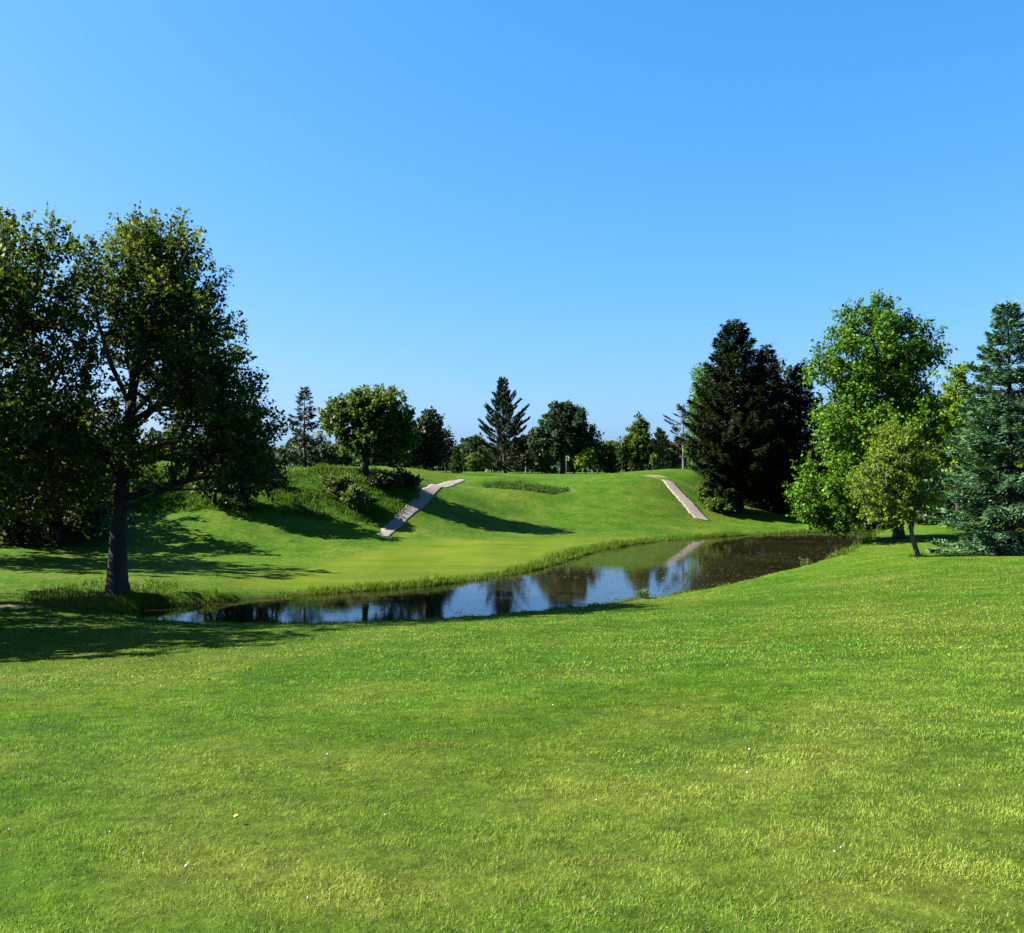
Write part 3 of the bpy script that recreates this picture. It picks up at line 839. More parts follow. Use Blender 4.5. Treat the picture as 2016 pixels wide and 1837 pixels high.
# the crest, left part
conifer('spruce_tree', 'sparse ragged spruce with bare lower trunk on the crest', 600, 75, 762, 42, 'pine', seed=21, clear=.16, whorl=.38, per=6, e_top=35, e_bot=-14, dens=80, sl=.26, sw=.10, blen=.5, droop=.35, ragged=.45, gap=.12, trunk_r=.15)
broadleaf('crest_shrub', 'low black evergreen bush beside the ragged spruce', 628, 80, [(632, 895, 20, 22), (640, 906, 18, 14), (618, 902, 14, 16)], 'dark_leaf', trunk_r=.06, n_cl=80, twigs=4, leaves=7, leaf=.24, twig=.35, seed=22, first=.08, cat='shrub')
broadleaf('crest_shrub', 'small bright green bush at the foot of the ragged spruce', 578, 82, [(577, 900, 11, 14)], 'mid_leaf', trunk_r=.05, n_cl=40, twigs=4, leaves=6, leaf=.22, twig=.3, seed=23, first=.08, cat='shrub')
broadleaf('round_tree', 'round spreading tree with forked trunk standing above the cart path', 719, 66,
          [(670, 830, 42, 36, 1.2), (712, 805, 42, 38, 1.1), (760, 806, 46, 38, 1.1), (785, 848, 36, 50, 1.2), (735, 862, 55, 34, .9), (690, 865, 40, 22, .9), (775, 892, 34, 24, 1.0), (690, 800, 22, 26), (655, 852, 26, 16)],
          'mid_leaf', trunk_r=.27, n_cl=420, twigs=6, leaves=8, leaf=.20, twig=.42, up=.35, seed=24, shell=.4, clear=1.7,
          trunk=m_local(719, 66, T1(world_at(719, 66), 66), [(719, 942), (719, 915), (716, 895), (724, 870), (735, 840), (742, 810), (745, 785)]),
          limbs=[m_local(719, 66, T1(world_at(719, 66), 66), [(717, 900), (708, 870), (700, 845), (685, 825)]), m_local(719, 66, T1(world_at(719, 66), 66), [(720, 885), (745, 865), (765, 850), (785, 840)])])
broadleaf('cedar_tree', 'dense black cedar behind the round tree', 838, 90, [(838, 862, 30, 42), (846, 838, 20, 26), (855, 888, 22, 30), (820, 890, 24, 28)], 'dark_leaf', trunk_r=.16, n_cl=300, twigs=5, leaves=7, leaf=.26, twig=.4, seed=25, shell=.38, first=.06)
broadleaf('dark_tree', 'low dark tree tucked between the round tree and the cedar', 800, 88, [(798, 890, 24, 28), (806, 868, 18, 22)], 'dark_leaf', trunk_r=.12, n_cl=150, twigs=5, leaves=7, leaf=.26, twig=.35, seed=26, shell=.4, first=.08)
broadleaf('bare_tree', 'thin half bare greyish tree beside the cedar', 877, 96, [(877, 868, 14, 20), (884, 890, 11, 22), (870, 895, 12, 18)], 'brown_leaf', trunk_r=.10, n_cl=90, twigs=4, leaves=4, leaf=.24, twig=.5, seed=27, shell=.6, first=.2)
conifer('young_spruce_tree', 'small bright green spruce on the crest near the path top', 899, 95, 881, 13, 'young_spruce', seed=28, clear=.03, whorl=.26, per=6, e_top=45, e_bot=0, dens=50, sl=.28, sw=.12, blen=.3, droop=.05)
broadleaf('crest_tree', 'haze tinted leafy tree half hidden behind the white pine', 930, 142, [(930, 888, 19, 26), (938, 872, 12, 16), (922, 905, 16, 14)], 'haze_leaf', trunk_r=.14, n_cl=120, twigs=4, leaves=6, leaf=.36, twig=.5, seed=29, shell=.42)
broadleaf('crest_shrub', 'round green shrub in front of the haze tinted tree', 935, 132, [(935, 908, 14, 12), (950, 912, 12, 9)], 'mid_leaf', trunk_r=.06, n_cl=60, twigs=4, leaves=6, leaf=.32, twig=.35, seed=30, first=.05, cat='shrub')
conifer('pine_tree', 'tall white pine with upswept plumed boughs on the crest', 993, 128, 749, 56, 'pine', seed=31, clear=.05, whorl=.74, per=8, jit=.10, ejit=4, e_top=40, e_bot=0, curve=.24, dens=74, sl=.42, sw=.11, blen=.58, ragged=.44, plume=True, trunk_r=.28, power=.72, dx=-6)
broadleaf('bare_tree', 'pale forked bare trunk with thin leaves right of the white pine', 1035, 134, [(1030, 880, 13, 20), (1042, 872, 9, 16)], 'brown_leaf', trunk_r=.14, n_cl=50, twigs=4, leaves=4, leaf=.32, twig=.5, seed=32, shell=.6, bark='bark_grey', first=.25)
broadleaf('round_maple_tree', 'large dark dome shaped maple at the centre of the crest', 1107, 124,
          [(1112, 850, 52, 52), (1075, 872, 32, 42), (1148, 872, 32, 40), (1110, 822, 38, 28), (1065, 895, 22, 24), (1160, 893, 20, 20)],
          'haze_leaf', trunk_r=.36, n_cl=520, twigs=6, leaves=8, leaf=.30, twig=.55, seed=33, shell=.38, clear=1.5)
broadleaf('small_tree', 'small yellow green tree beneath the dome shaped maple', 1153, 121, [(1150, 903, 17, 15), (1140, 910, 12, 9), (1162, 898, 11, 11)], 'yellow_green', trunk_r=.09, n_cl=75, twigs=4, leaves=6, leaf=.28, twig=.35, seed=34, first=.3)
broadleaf('crest_shrub', 'pale green bush left of the dome maple trunk', 1060, 127, [(1060, 913, 12, 14), (1072, 918, 9, 9)], 'pale_leaf', trunk_r=.06, n_cl=50, twigs=4, leaves=6, leaf=.28, twig=.3, seed=35, first=.05, cat='shrub')
conifer('young_spruce_tree', 'squat dark spruce beneath the dome shaped maple', 1082, 130, 895, 15, 'young_spruce', seed=36, clear=.03, whorl=.3, per=6, e_top=40, e_bot=-4, dens=44, sl=.32, sw=.13, blen=.3)
broadleaf('crest_shrub', 'small sunlit bush right of the dome maple trunk', 1128, 128, [(1129, 916, 9, 11)], 'mid_leaf', trunk_r=.05, n_cl=36, twigs=4, leaves=6, leaf=.28, twig=.3, seed=37, first=.05, cat='shrub')
broadleaf('dark_tree', 'dark leafy tree at the right skirt of the dome maple', 1176, 134, [(1176, 892, 15, 24), (1184, 905, 13, 16)], 'dark_leaf', trunk_r=.13, n_cl=120, twigs=4, leaves=7, leaf=.32, twig=.4, seed=38, shell=.42)
conifer('young_spruce_tree', 'broad dark olive spruce between the dome maple and the pyramid tree', 1203, 126, 880, 17, 'young_spruce', seed=39, clear=.03, whorl=.3, per=7, e_top=40, e_bot=-5, dens=50, sl=.32, sw=.13, blen=.32)
broadleaf('pale_tree', 'pale light green tree standing well behind the crest', 1216, 205, [(1212, 884, 10, 14), (1224, 878, 8, 12), (1230, 890, 12, 16), (1218, 900, 16, 14)], 'pale_leaf', trunk_r=.16, n_cl=120, twigs=4, leaves=6, leaf=.45, twig=.6, seed=40, shell=.5)
broadleaf('crest_tree', 'rounded mid green tree left of the pyramid tree', 1230, 138, [(1230, 905, 15, 20), (1238, 890, 11, 13)], 'haze_leaf', trunk_r=.13, n_cl=110, twigs=4, leaves=7, leaf=.34, twig=.42, seed=41, shell=.42)
broadleaf('pyramid_tree', 'pointed pyramid shaped broadleaf tree on the crest', 1262, 122, [(1258, 842, 10, 26, 1.6), (1257, 868, 22, 26), (1262, 890, 30, 24), (1248, 850, 9, 14, 1.3), (1268, 852, 9, 18, 1.3), (1240, 880, 12, 14)], 'mid_leaf', trunk_r=.17, n_cl=300, twigs=5, leaves=7, leaf=.28, twig=.42, up=.6, seed=42, shell=.42, clear=.9)
conifer('pine_tree', 'dark bushy pine right of the pyramid tree', 1298, 120, 851, 27, 'pine', seed=43, clear=.05, whorl=.5, per=7, e_top=58, e_bot=14, curve=.2, dens=52, sl=.38, sw=.11, blen=.5, ragged=.3, plume=True, trunk_r=.18, power=.6)
broadleaf('sapling', 'thin young sapling in front of the dark bushy pine', 1286, 117, [(1286, 905, 6, 10)], 'mid_leaf', trunk_r=.05, n_cl=22, twigs=3, leaves=5, leaf=.24, twig=.3, seed=44, first=.5)
broadleaf('bare_tree', 'brownish half bare tree between the dark pine and the tall larch', 1333, 140, [(1333, 893, 14, 22), (1340, 880, 10, 16)], 'brown_leaf', trunk_r=.12, n_cl=100, twigs=4, leaves=6, leaf=.34, twig=.5, seed=45, shell=.5)
broadleaf('bare_tree', 'dull brown dead topped tree low on the crest', 1247, 132, [(1247, 912, 8, 12)], 'brown_leaf', trunk_r=.07, n_cl=40, twigs=3, leaves=5, leaf=.3, twig=.35, seed=46)
conifer('pine_tree', 'old sparse pine with bare grey limbs behind the larch', 1345, 128, 797, 38, 'brown_leaf', seed=47, clear=.45, whorl=.7, per=5, e_top=30, e_bot=0, curve=.12, dens=26, sl=.40, sw=.10, blen=.5, ragged=.45, plume=True, trunk_r=.18, gap=.3, power=.5, bark='bark_grey')
# the right wood
broadleaf('larch_tree', 'bright feathery green tree behind the tall dark spruce', 1385, 98, [(1385, 760, 24, 50, 1.2), (1378, 830, 32, 50), (1380, 890, 30, 40), (1400, 770, 30, 50)], 'maple_bright', trunk_r=.2, n_cl=330, twigs=6, leaves=8, leaf=.22, twig=.55, up=.1, droop=.35, wid=.5, seed=51, shell=.45)
conifer('spruce_tree', 'tall black Norway spruce with drooping boughs beside the sunny path', 1447, 80, 629, 112, 'spruce_dark', seed=52, clear=.12, whorl=.46, per=9, e_top=26, e_bot=-14, curve=.20, dens=84, sl=.36, sw=.105, blen=.50, droop=.75, ragged=.20, trunk_r=.30, twin=.55, power=.66, belly=.10, skirt=.45)
conifer('spruce_tree', 'dark spruce just right of the tallest black spruce', 1508, 86, 681, 78, 'spruce_dark', seed=53, clear=.07, whorl=.36, per=8, e_top=28, e_bot=-14, dens=46, sl=.40, sw=.13, blen=.55, droop=.55, ragged=.28, trunk_r=.25, power=.72, belly=.15)
broadleaf('dark_tree', 'deep green leafy tree filling the gap between the dark spruces', 1535, 100, [(1535, 770, 36, 60), (1530, 860, 50, 70), (1545, 940, 50, 60)], 'dark_leaf', trunk_r=.24, n_cl=330, twigs=5, leaves=8, leaf=.27, twig=.5, seed=54, shell=.42)
conifer('spruce_tree', 'narrow dark spruce standing nearest the bright maple', 1575, 86, 714, 56, 'spruce_dark', seed=55, clear=.05, whorl=.38, per=8, e_top=26, e_bot=-12, dens=62, sl=.36, sw=.11, blen=.5, droop=.5, ragged=.32, trunk_r=.22, power=.6, belly=.2)
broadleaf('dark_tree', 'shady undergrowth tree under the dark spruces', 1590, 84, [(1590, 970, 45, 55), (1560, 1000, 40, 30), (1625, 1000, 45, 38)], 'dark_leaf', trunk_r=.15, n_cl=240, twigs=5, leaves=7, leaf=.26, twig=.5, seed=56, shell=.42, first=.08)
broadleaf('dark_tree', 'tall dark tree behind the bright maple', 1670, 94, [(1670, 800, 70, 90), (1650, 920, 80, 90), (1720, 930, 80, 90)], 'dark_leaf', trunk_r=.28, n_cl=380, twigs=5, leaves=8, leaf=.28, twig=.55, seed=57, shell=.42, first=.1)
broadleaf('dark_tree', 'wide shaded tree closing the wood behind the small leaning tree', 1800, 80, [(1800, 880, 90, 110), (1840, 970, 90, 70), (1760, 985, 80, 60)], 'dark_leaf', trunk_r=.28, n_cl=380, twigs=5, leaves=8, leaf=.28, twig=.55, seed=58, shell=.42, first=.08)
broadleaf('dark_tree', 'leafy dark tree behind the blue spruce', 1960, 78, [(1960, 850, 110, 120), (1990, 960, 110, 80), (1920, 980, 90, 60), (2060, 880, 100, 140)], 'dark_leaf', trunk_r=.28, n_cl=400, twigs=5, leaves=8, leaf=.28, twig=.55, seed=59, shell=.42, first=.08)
broadleaf('woodland_tree', 'yellow green tree between the bright maple and the blue spruce', 1885, 66, [(1882, 760, 34, 44), (1890, 830, 50, 60), (1900, 910, 50, 60)], 'yellow_green', trunk_r=.2, n_cl=260, twigs=5, leaves=8, leaf=.2, twig=.45, seed=60, shell=.42, first=.2)
broadleaf('maple_tree', 'bright green maple with long low boughs hanging over the pond', 1770, 52,
          [(1715, 720, 92, 105, 1.1), (1785, 740, 62, 92, 1.0), (1725, 830, 112, 80, 1.0), (1680, 930, 90, 70, 1.0), (1640, 985, 78, 60, 1.1), (1800, 850, 65, 80, .9), (1740, 960, 80, 60, .8), (1690, 640, 34, 42, 1.5), (1735, 625, 30, 38, 1.6), (1808, 670, 28, 50, 1.5), (1590, 965, 34, 24, 1.3), (1640, 1030, 55, 26, 1.1), (1615, 735, 28, 16, 1.2)],
          'maple_bright', trunk_r=.30, n_cl=800, twigs=8, leaves=11, leaf=.15, twig=.68, up=.6, seed=61, shell=.46, clear=1.3)
broadleaf('small_tree', 'small leaning tree with pale forked trunk and airy yellow green leaves', 1806, 40,
          [(1765, 895, 62, 52), (1745, 950, 58, 42), (1800, 945, 50, 55), (1765, 1000, 60, 26), (1760, 855, 35, 22, 1.2), (1720, 980, 32, 28, 1.0)],
          'yellow_green', trunk_r=.115, n_cl=420, twigs=5, leaves=7, leaf=.115, twig=.40, up=.05, seed=62, shell=.5, clear=.9, bark='bark_mid', wid=.7,
          trunk=m_local(1806, 40, T1(world_at(1806, 40), 40), [(1808, 1100), (1800, 1075), (1793, 1045), (1785, 1010), (1776, 970), (1768, 920), (1764, 870)]),
          limbs=[m_local(1806, 40, T1(world_at(1806, 40), 40), [(1797, 1055), (1802, 1010, .2), (1803, 960, .4), (1806, 920, .5)]), m_local(1806, 40, T1(world_at(1806, 40), 40), [(1785, 1010), (1762, 985, -.3), (1735, 960, -.6)])])
conifer('blue_spruce_tree', 'large blue green spruce with layered boughs near the lawn', 1985, 43, 590, 140, 'spruce_blue', seed=63, clear=.05, whorl=.58, per=12, jit=.07, ejit=2.5, e_top=22, e_bot=-16, curve=.10, dens=200, sl=.19, sw=.062, blen=.60, droop=.06, ragged=.20, trunk_r=.24, power=.72, belly=.06)
broadleaf('woodland_tree', 'mixed green tree beyond the blue spruce at the wood edge', 2130, 60, [(2130, 760, 110, 140), (2100, 900, 120, 110)], 'mid_leaf', trunk_r=.28, n_cl=260, twigs=5, leaves=8, leaf=.24, twig=.5, seed=64, shell=.42, first=.12)
for i, (px, D, lobes, mat, lab) in enumerate([
        (330, 86, [(330, 880, 40, 36), (300, 895, 30, 24), (360, 890, 30, 26)], 'dark_leaf', 'dark rounded tree on the crest behind the big maple crown'),
        (215, 92, [(210, 872, 34, 28), (185, 882, 24, 18)], 'dark_leaf', 'dark tree on the crest beyond the pale wooden post'),
        (480, 90, [(478, 885, 34, 28), (510, 893, 24, 18)], 'dark_leaf', 'dark crest tree behind the right boughs of the big maple'),
        (1835, 68, [(1835, 1005, 55, 32), (1880, 1010, 45, 26)], 'dark_leaf', 'dark undergrowth tree in the shade behind the small leaning tree'),
        (1935, 67, [(1935, 1008, 55, 28), (1975, 1000, 40, 30)], 'dark_leaf', 'dark undergrowth tree low behind the blue spruce boughs'),
        (1745, 72, [(1740, 1010, 50, 30)], 'dark_leaf', 'dark undergrowth tree behind the bright maple trunk'),
        (1048, 136, [(1048, 880, 14, 26), (1040, 900, 14, 20)], 'dark_leaf', 'dark narrow tree wedged between the white pine and the dome maple'),
        (968, 140, [(966, 895, 18, 22), (950, 905, 16, 14)], 'dark_leaf', 'dark undergrowth tree behind the lower boughs of the white pine'),
        (1020, 138, [(1020, 902, 16, 18)], 'haze_leaf', 'haze tinted undergrowth tree right of the white pine trunk'),
        (1192, 140, [(1192, 896, 13, 20)], 'mid_leaf', 'green tree peeping out behind the olive spruce'),
        (1312, 134, [(1312, 896, 13, 22), (1320, 905, 12, 14)], 'dark_leaf', 'dark bushy tree against the brownish half bare tree'),
        (862, 112, [(862, 893, 13, 20)], 'mid_leaf', 'small green tree showing between the cedar and the bare tree'),
        (658, 140, [(656, 898, 16, 15), (672, 904, 16, 11)], 'haze_leaf', 'low haze tinted tree seen under the boughs of the round tree'),
        (745, 145, [(748, 900, 18, 14), (728, 905, 16, 10)], 'haze_leaf', 'low haze tinted tree seen right of the round tree trunk')]):
    broadleaf('crest_tree', lab, px, D, lobes, mat, trunk_r=.12, n_cl=120, twigs=4, leaves=6, leaf=.36, twig=.45, seed=120 + i, shell=.42, first=.08)
# shrubs on the rough slope under the round tree
for i, (px, D, lobes, mat, lab) in enumerate([
        (672, 61.8, [(672, 957, 26, 13), (655, 950, 18, 10)], 'weed_leaf', 'silvery leafed bush on the slope, uphill of its twin'),
        (700, 60.4, [(702, 976, 24, 12), (720, 986, 18, 9)], 'weed_leaf', 'silvery leafed bush low on the slope below the round tree'),
        (755, 64.8, [(762, 946, 22, 10), (742, 950, 16, 9)], 'dark_leaf', 'dark bush in the shade at the round tree foot'),
        (795, 66.6, [(800, 952, 22, 13), (814, 960, 14, 9), (788, 938, 10, 8)], 'dark_leaf', 'dark bush leaning over the shaded cart path'),
        (1394, 80, [(1392, 985, 16, 14), (1385, 965, 12, 12)], 'mid_leaf', 'leafy weed clump along the sunny path under the spruce'),
        (1420, 78.5, [(1420, 1000, 22, 10), (1405, 992, 14, 10)], 'mid_leaf', 'low ivy like bush at the black spruce foot')]):
    broadleaf('bush', lab, px, D, lobes, mat, trunk_r=.05, n_cl=95, twigs=4, leaves=7, leaf=.17, twig=.28, seed=80 + i, shell=.42, first=.05, cat='shrub')

# far woodland: one uncountable mass along the horizon
def woodland():
    rng = np.random.default_rng(99)
    P_, A_, N_, S_, R_ = [], [], [], [], []
    for i in range(330):
        y = rng.uniform(190, 330); x = rng.uniform(-.66, .66) * y
        z0 = 3.4; h = rng.uniform(4.0, 8.5) * y / 260 * (1.0 if rng.random() > .2 else 1.25); r = rng.uniform(2.5, 5)
        n = 130
        d = unit(rng.normal(size=(n, 3))); u = rng.random(n) ** .35
        P_.append(np.array([x, y, z0 + h * .52]) + d * np.array([r, r, h * .5]) * u[:, None])
        A_.append(unit(d + rng.normal(size=(n, 3)) * .8)); N_.append(unit(d * .5 + np.array([0, 0, .6]) + rng.normal(size=(n, 3)) * .4))
        S_.append(rng.uniform(1.0, 2.0, n)); R_.append(np.clip(.6 * rng.random() + .4 * rng.random(n), 0, 1))
    p, a, nn, s, r = (np.concatenate(q) for q in (P_, A_, N_, S_, R_))
    V, F = leaf_quads(p, a, nn, s, s * .85)
    o = mesh_arrays('distant_woodland', V, F, M['haze_leaf'], attrs={'rnd': np.repeat(r, 4)})
    tag(o, 'distant haze tinted belt of woodland behind the hill crest', 'woodland', kind='stuff')
woodland()

# ------------------------------------------------------------------ grasses
def blades(x, y, z, length, width, lean, rng, seg=2, az=None):
    n = len(x)
    az = rng.random(n) * 6.283 if az is None else az
    d = np.stack([np.cos(az), np.sin(az), np.zeros(n)], 1)
    fa = rng.random(n) * 6.283
    sd = np.stack([np.cos(fa), np.sin(fa), np.zeros(n)], 1)
    B = np.stack([x, y, z], 1)
    up = np.array([0, 0, 1.0])
    sn, cs = np.sin(lean)[:, None], np.cos(lean)[:, None]
    l = length[:, None]; w = width[:, None]
    tip = B + (d * sn * 1.0 + up * cs) * l
    tip[:, 2] -= (length * np.sin(lean) * .15)
    if seg == 1:
        V = np.stack([B - sd * w * .5, B + sd * w * .5, tip], 1).reshape(-1, 3)
        return V, [np.arange(len(V)).reshape(-1, 3)], 3
    mid = B + (d * sn * .55 + up * cs * .95) * l * .55
    V = np.stack([B - sd * w * .45, B + sd * w * .45, mid + sd * w * .42, mid - sd * w * .42, tip], 1).reshape(-1, 3)
    e = np.arange(n)[:, None] * 5
    return V, [e + np.array([[0, 1, 2, 3]]), e + np.array([[3, 2, 4]])], 5

def vnoise(x, y, s, seed):
    a = seed * 1.37
    return (np.sin(x * s + a + 1.7 * np.sin(y * s * .63 + a)) + np.sin(y * s * 1.13 - a + 1.3 * np.sin(x * s * .71 + 2 * a)) + np.sin((x + y) * s * .57 + a * 3)) / 3

def lawn():
    rng = np.random.default_rng(5)
    bands = [(3.2, 7.0, 6900, 1, .0050, (.020, .044)), (7.0, 13.0, 3000, 1, .0080, (.022, .048)), (13.0, 37.0, 360, 1, .021, (.030, .060))]
    VV, F3, F4, RR, off = [], [], [], [], 0
    for d0, d1, den, seg, wd, (l0, l1) in bands:
        wmax = .61 * d1 + 1.4
        n = int(2 * wmax * (d1 - d0) * den)
        y = rng.uniform(d0, d1, n); x = rng.uniform(-wmax, wmax, n)
        ins = np.abs(x) < .61 * y + 1.4
        x, y = x[ins], y[ins]; n = len(x)
        tuf = vnoise(x, y, 5.5, 1) * .5 + vnoise(x, y, 14, 2) * .5
        keep = rng.random(n) < np.clip(.72 + .5 * tuf, .25, 1)
        if d1 > 20:
            keep &= pond_sd(x, y) > .5
        x, y, tuf = x[keep], y[keep], tuf[keep]
        n = len(x)
        z = terrain(x, y)
        ln = rng.uniform(l0, l1, n) * (1 + .45 * tuf); 
        lean = np.abs(rng.normal(.75, .35, n))
        flow = vnoise(x, y, .8, 3) * 3.0
        az = flow + rng.normal(0, 1.3, n)
        V, Fs, k = blades(x, y, z - .006, ln, wd * rng.uniform(.7, 1.3, n), lean, rng, seg, az)
        for f in Fs:
            (F3 if f.shape[1] == 3 else F4).append(f + off)
        VV.append(V); off += len(V)
        r = np.clip(rng.beta(2.2, 2.2, n) * .93, 0, .93)
        dead = rng.random(n) < .05 + .07 * (vnoise(x, y, 1.1, 6) > .35)
        r[dead] = rng.uniform(.951, 1, dead.sum())
        RR.append(np.repeat(r, k))
    o = mesh_arrays('lawn_grass', np.concatenate(VV), [np.concatenate(f) for f in (F4, F3) if f], M['blade'], attrs={'rnd': np.concatenate(RR)})
    tag(o, 'short mown grass blades of the near lawn', 'grass', kind='stuff')
lawn()

def hill_turf():
    rng = np.random.default_rng(16)
    n = 130000
    y = rng.uniform(36, 88, n); x = rng.uniform(-22, 22, n)
    dens = np.clip(.55 + .5 * vnoise(x, y, .6, 2) + .35 * vnoise(x, y, 1.9, 4), .05, 1)
    k = (pond_sd(x, y) > .7) & (np.abs(x) < .45 * y) & (rng.random(n) < dens)
    for pth, w in ((PATH_L, .75), (PATH_R, .9)):
        d = np.full(n, 9.0)
        for q in pth[::3]: d = np.minimum(d, np.hypot(x - q[0], y - q[1]))
        k &= d > w * .8
    x, y = x[k], y[k]; n = len(x)
    z = terrain(x, y)
    fw = poly_mask(x, y, FAIRWAY, 1.5)
    ln = rng.uniform(.03, .085, n) * (1 - .6 * fw) * (1 + .5 * vnoise(x, y, 1.1, 7))
    V, Fs, kk = blades(x, y, z - .004, ln, rng.uniform(.025, .055, n), np.abs(rng.normal(.8, .3, n)), rng, 1)
    r = np.clip(rng.beta(2, 2.6, n) * .8, 0, .93)
    o = mesh_arrays('hill_grass', V, Fs, M['blade'], attrs={'rnd': np.repeat(r, kk)})
    tag(o, 'short grass tufts over the far fairway and hillside', 'grass', kind='stuff')
hill_turf()

def bank_grass():
    rng = np.random.default_rng(6)
    a = POND; b = np.roll(POND, -1, 0)
    seg = np.linalg.norm(b - a, axis=1); cum = np.concatenate([[0], np.cumsum(seg)])
    n = 52000
    s = rng.random(n) * cum[-1]; i = np.clip(np.searchsorted(cum, s) - 1, 0, len(a) - 1); t = (s - cum[i]) / seg[i]
    p = a[i] + (b[i] - a[i]) * t[:, None]
    nrm = unit(np.stack([(b - a)[:, 1], -(b - a)[:, 0]], 1))
    test = pond_sd(a[:, 0] + nrm[:, 0] * .2, a[:, 1] + nrm[:, 1] * .2)
    nrm[test < 0] *= -1
    tuft = vnoise(s, s * .3, 2.6, 4) * .5 + vnoise(s, s * .1, .8, 5) * .5
    far = (p[:, 1] > 37 + .62 * np.clip(p[:, 0], 0, 30)) | (p[:, 0] < -11.2)
    far = far & ~((p[:, 0] > 17) & (p[:, 1] < 62))
    offd = np.where(far, rng.random(n) ** 1.5 * .8 + .02, rng.random(n) ** 1.6 * .5 + .02)
    x = p[:, 0] + nrm[i, 0] * offd; y = p[:, 1] + nrm[i, 1] * offd
    right = (p[:, 0] > 15.5) & (p[:, 1] < 62)
    x = np.where(right, x + nrm[i, 0] * rng.random(n) * .9, x); y = np.where(right, y + nrm[i, 1] * rng.random(n) * .9, y)
    keep = rng.random(n) < np.clip(np.where(far, .7, .5) + .6 * tuft, .12, 1)
    x, y, far, tuft, right = x[keep], y[keep], far[keep], tuft[keep], right[keep]; n = len(x)
    z = terrain(x, y)
    ln = np.where(far, rng.uniform(.10, .31, n), rng.uniform(.06, .16, n)) * (1 + .75 * tuft)
    ln = np.where(right, rng.uniform(.16, .48, n), ln)
    tall = rng.random(n) < .012
    ln = np.where(tall, ln * 1.9, ln)
    wd = np.where(far, .026, .016) * rng.uniform(.6, 1.3, n)
    V, Fs, k = blades(x, y, z - .02, ln, wd, np.abs(rng.normal(.32, .25, n)), rng, 2)
    r = np.clip(rng.beta(2, 2, n) * .9 + .12 * tuft, 0, 1); r[tall] = 1.0
    o = mesh_arrays('bank_grass', V, Fs, M['bank_blade'], attrs={'rnd': np.repeat(r, k)})
    tag(o, 'tall bright grass fringe along the pond banks', 'grass', kind='stuff')
bank_grass()

def patch_grass(name, label, poly, n, l0, l1, wd, mat, seed, fade=0.0, lean=.4):
    rng = np.random.default_rng(seed)
    poly = np.array(poly); lo, hi = poly.min(0), poly.max(0)
    x = rng.uniform(lo[0], hi[0], n * 2); y = rng.uniform(lo[1], hi[1], n * 2)
    m = rng.random(n * 2) < poly_mask(x, y, poly, .8)
    x, y = x[m], y[m]
    tuf = vnoise(x, y, 1.6, seed) * .6 + vnoise(x, y, 4.2, seed + 1) * .4
    k_ = rng.random(len(x)) < np.clip(.6 + .8 * tuf, .1, 1); x, y, tuf = x[k_], y[k_], tuf[k_]
    n = len(x); z = terrain(x, y)
    ln = rng.uniform(l0, l1, n) * (1 + .7 * tuf) * (1 - fade * (y - lo[1]) / (hi[1] - lo[1]))
    V, Fs, k = blades(x, y, z - .02, ln, wd * rng.uniform(.6, 1.4, n), np.abs(rng.normal(lean, .3, n)), rng, 2)
    r = np.clip(.5 * rng.random(n) + .28 * (tuf + 1) * .9, 0, 1)
    o = mesh_arrays(name, V, Fs, M[mat], attrs={'rnd': np.repeat(r, k)})
    tag(o, label, 'grass', kind='stuff')
patch_grass('rough_grass', 'shaggy uncut grass and weeds on the steep left slope', ROUGH, 42000, .16, .42, .05, 'rough_blade', 7)
patch_grass('rough_grass', 'long grass filling the hollow on the hillside', HOLLOW, 11000, .16, .36, .05, 'hollow_blade', 8, fade=.6)
cxy = np.array([world_at(205, 33.6), 33.4])
patch_grass('rough_grass', 'weedy tall grass around the big maple foot and pond end', [(cxy[0] + 2.4 * math.cos(t) , cxy[1] + 1.5 + 3.6 * math.sin(t) - 1.6) for t in np.linspace(0, 6.283, 16)[:-1]], 4200, .07, .24, .025, 'rough_blade', 9)
sxy = np.array([world_at(1985, 43), 42.6])
patch_grass('rough_grass', 'unmown grass ring around the blue spruce trunk', [(sxy[0] + .95 * math.cos(t), sxy[1] + .8 * math.sin(t)) for t in np.linspace(0, 6.283, 14)[:-1]], 900, .15, .40, .03, 'rough_blade', 10)
sxy = np.array([world_at(1808, 40), 40])
patch_grass('rough_grass', 'small grass tuft around the leaning tree foot', [(sxy[0] + .32 * math.cos(t), sxy[1] + .3 * math.sin(t)) for t in np.linspace(0, 6.283, 14)[:-1]], 320, .10, .30, .022, 'rough_blade', 11)
# green seam in the worn right path
seam = PATH_R[15:60] + np.array([.22, 0])
patch_grass('seam_grass', 'thin grass growing in the crack of the sunlit path', np.concatenate([seam + [-.07, 0], seam[::-1] + [.07, 0]]), 700, .06, .12, .04, 'rough_blade', 12)

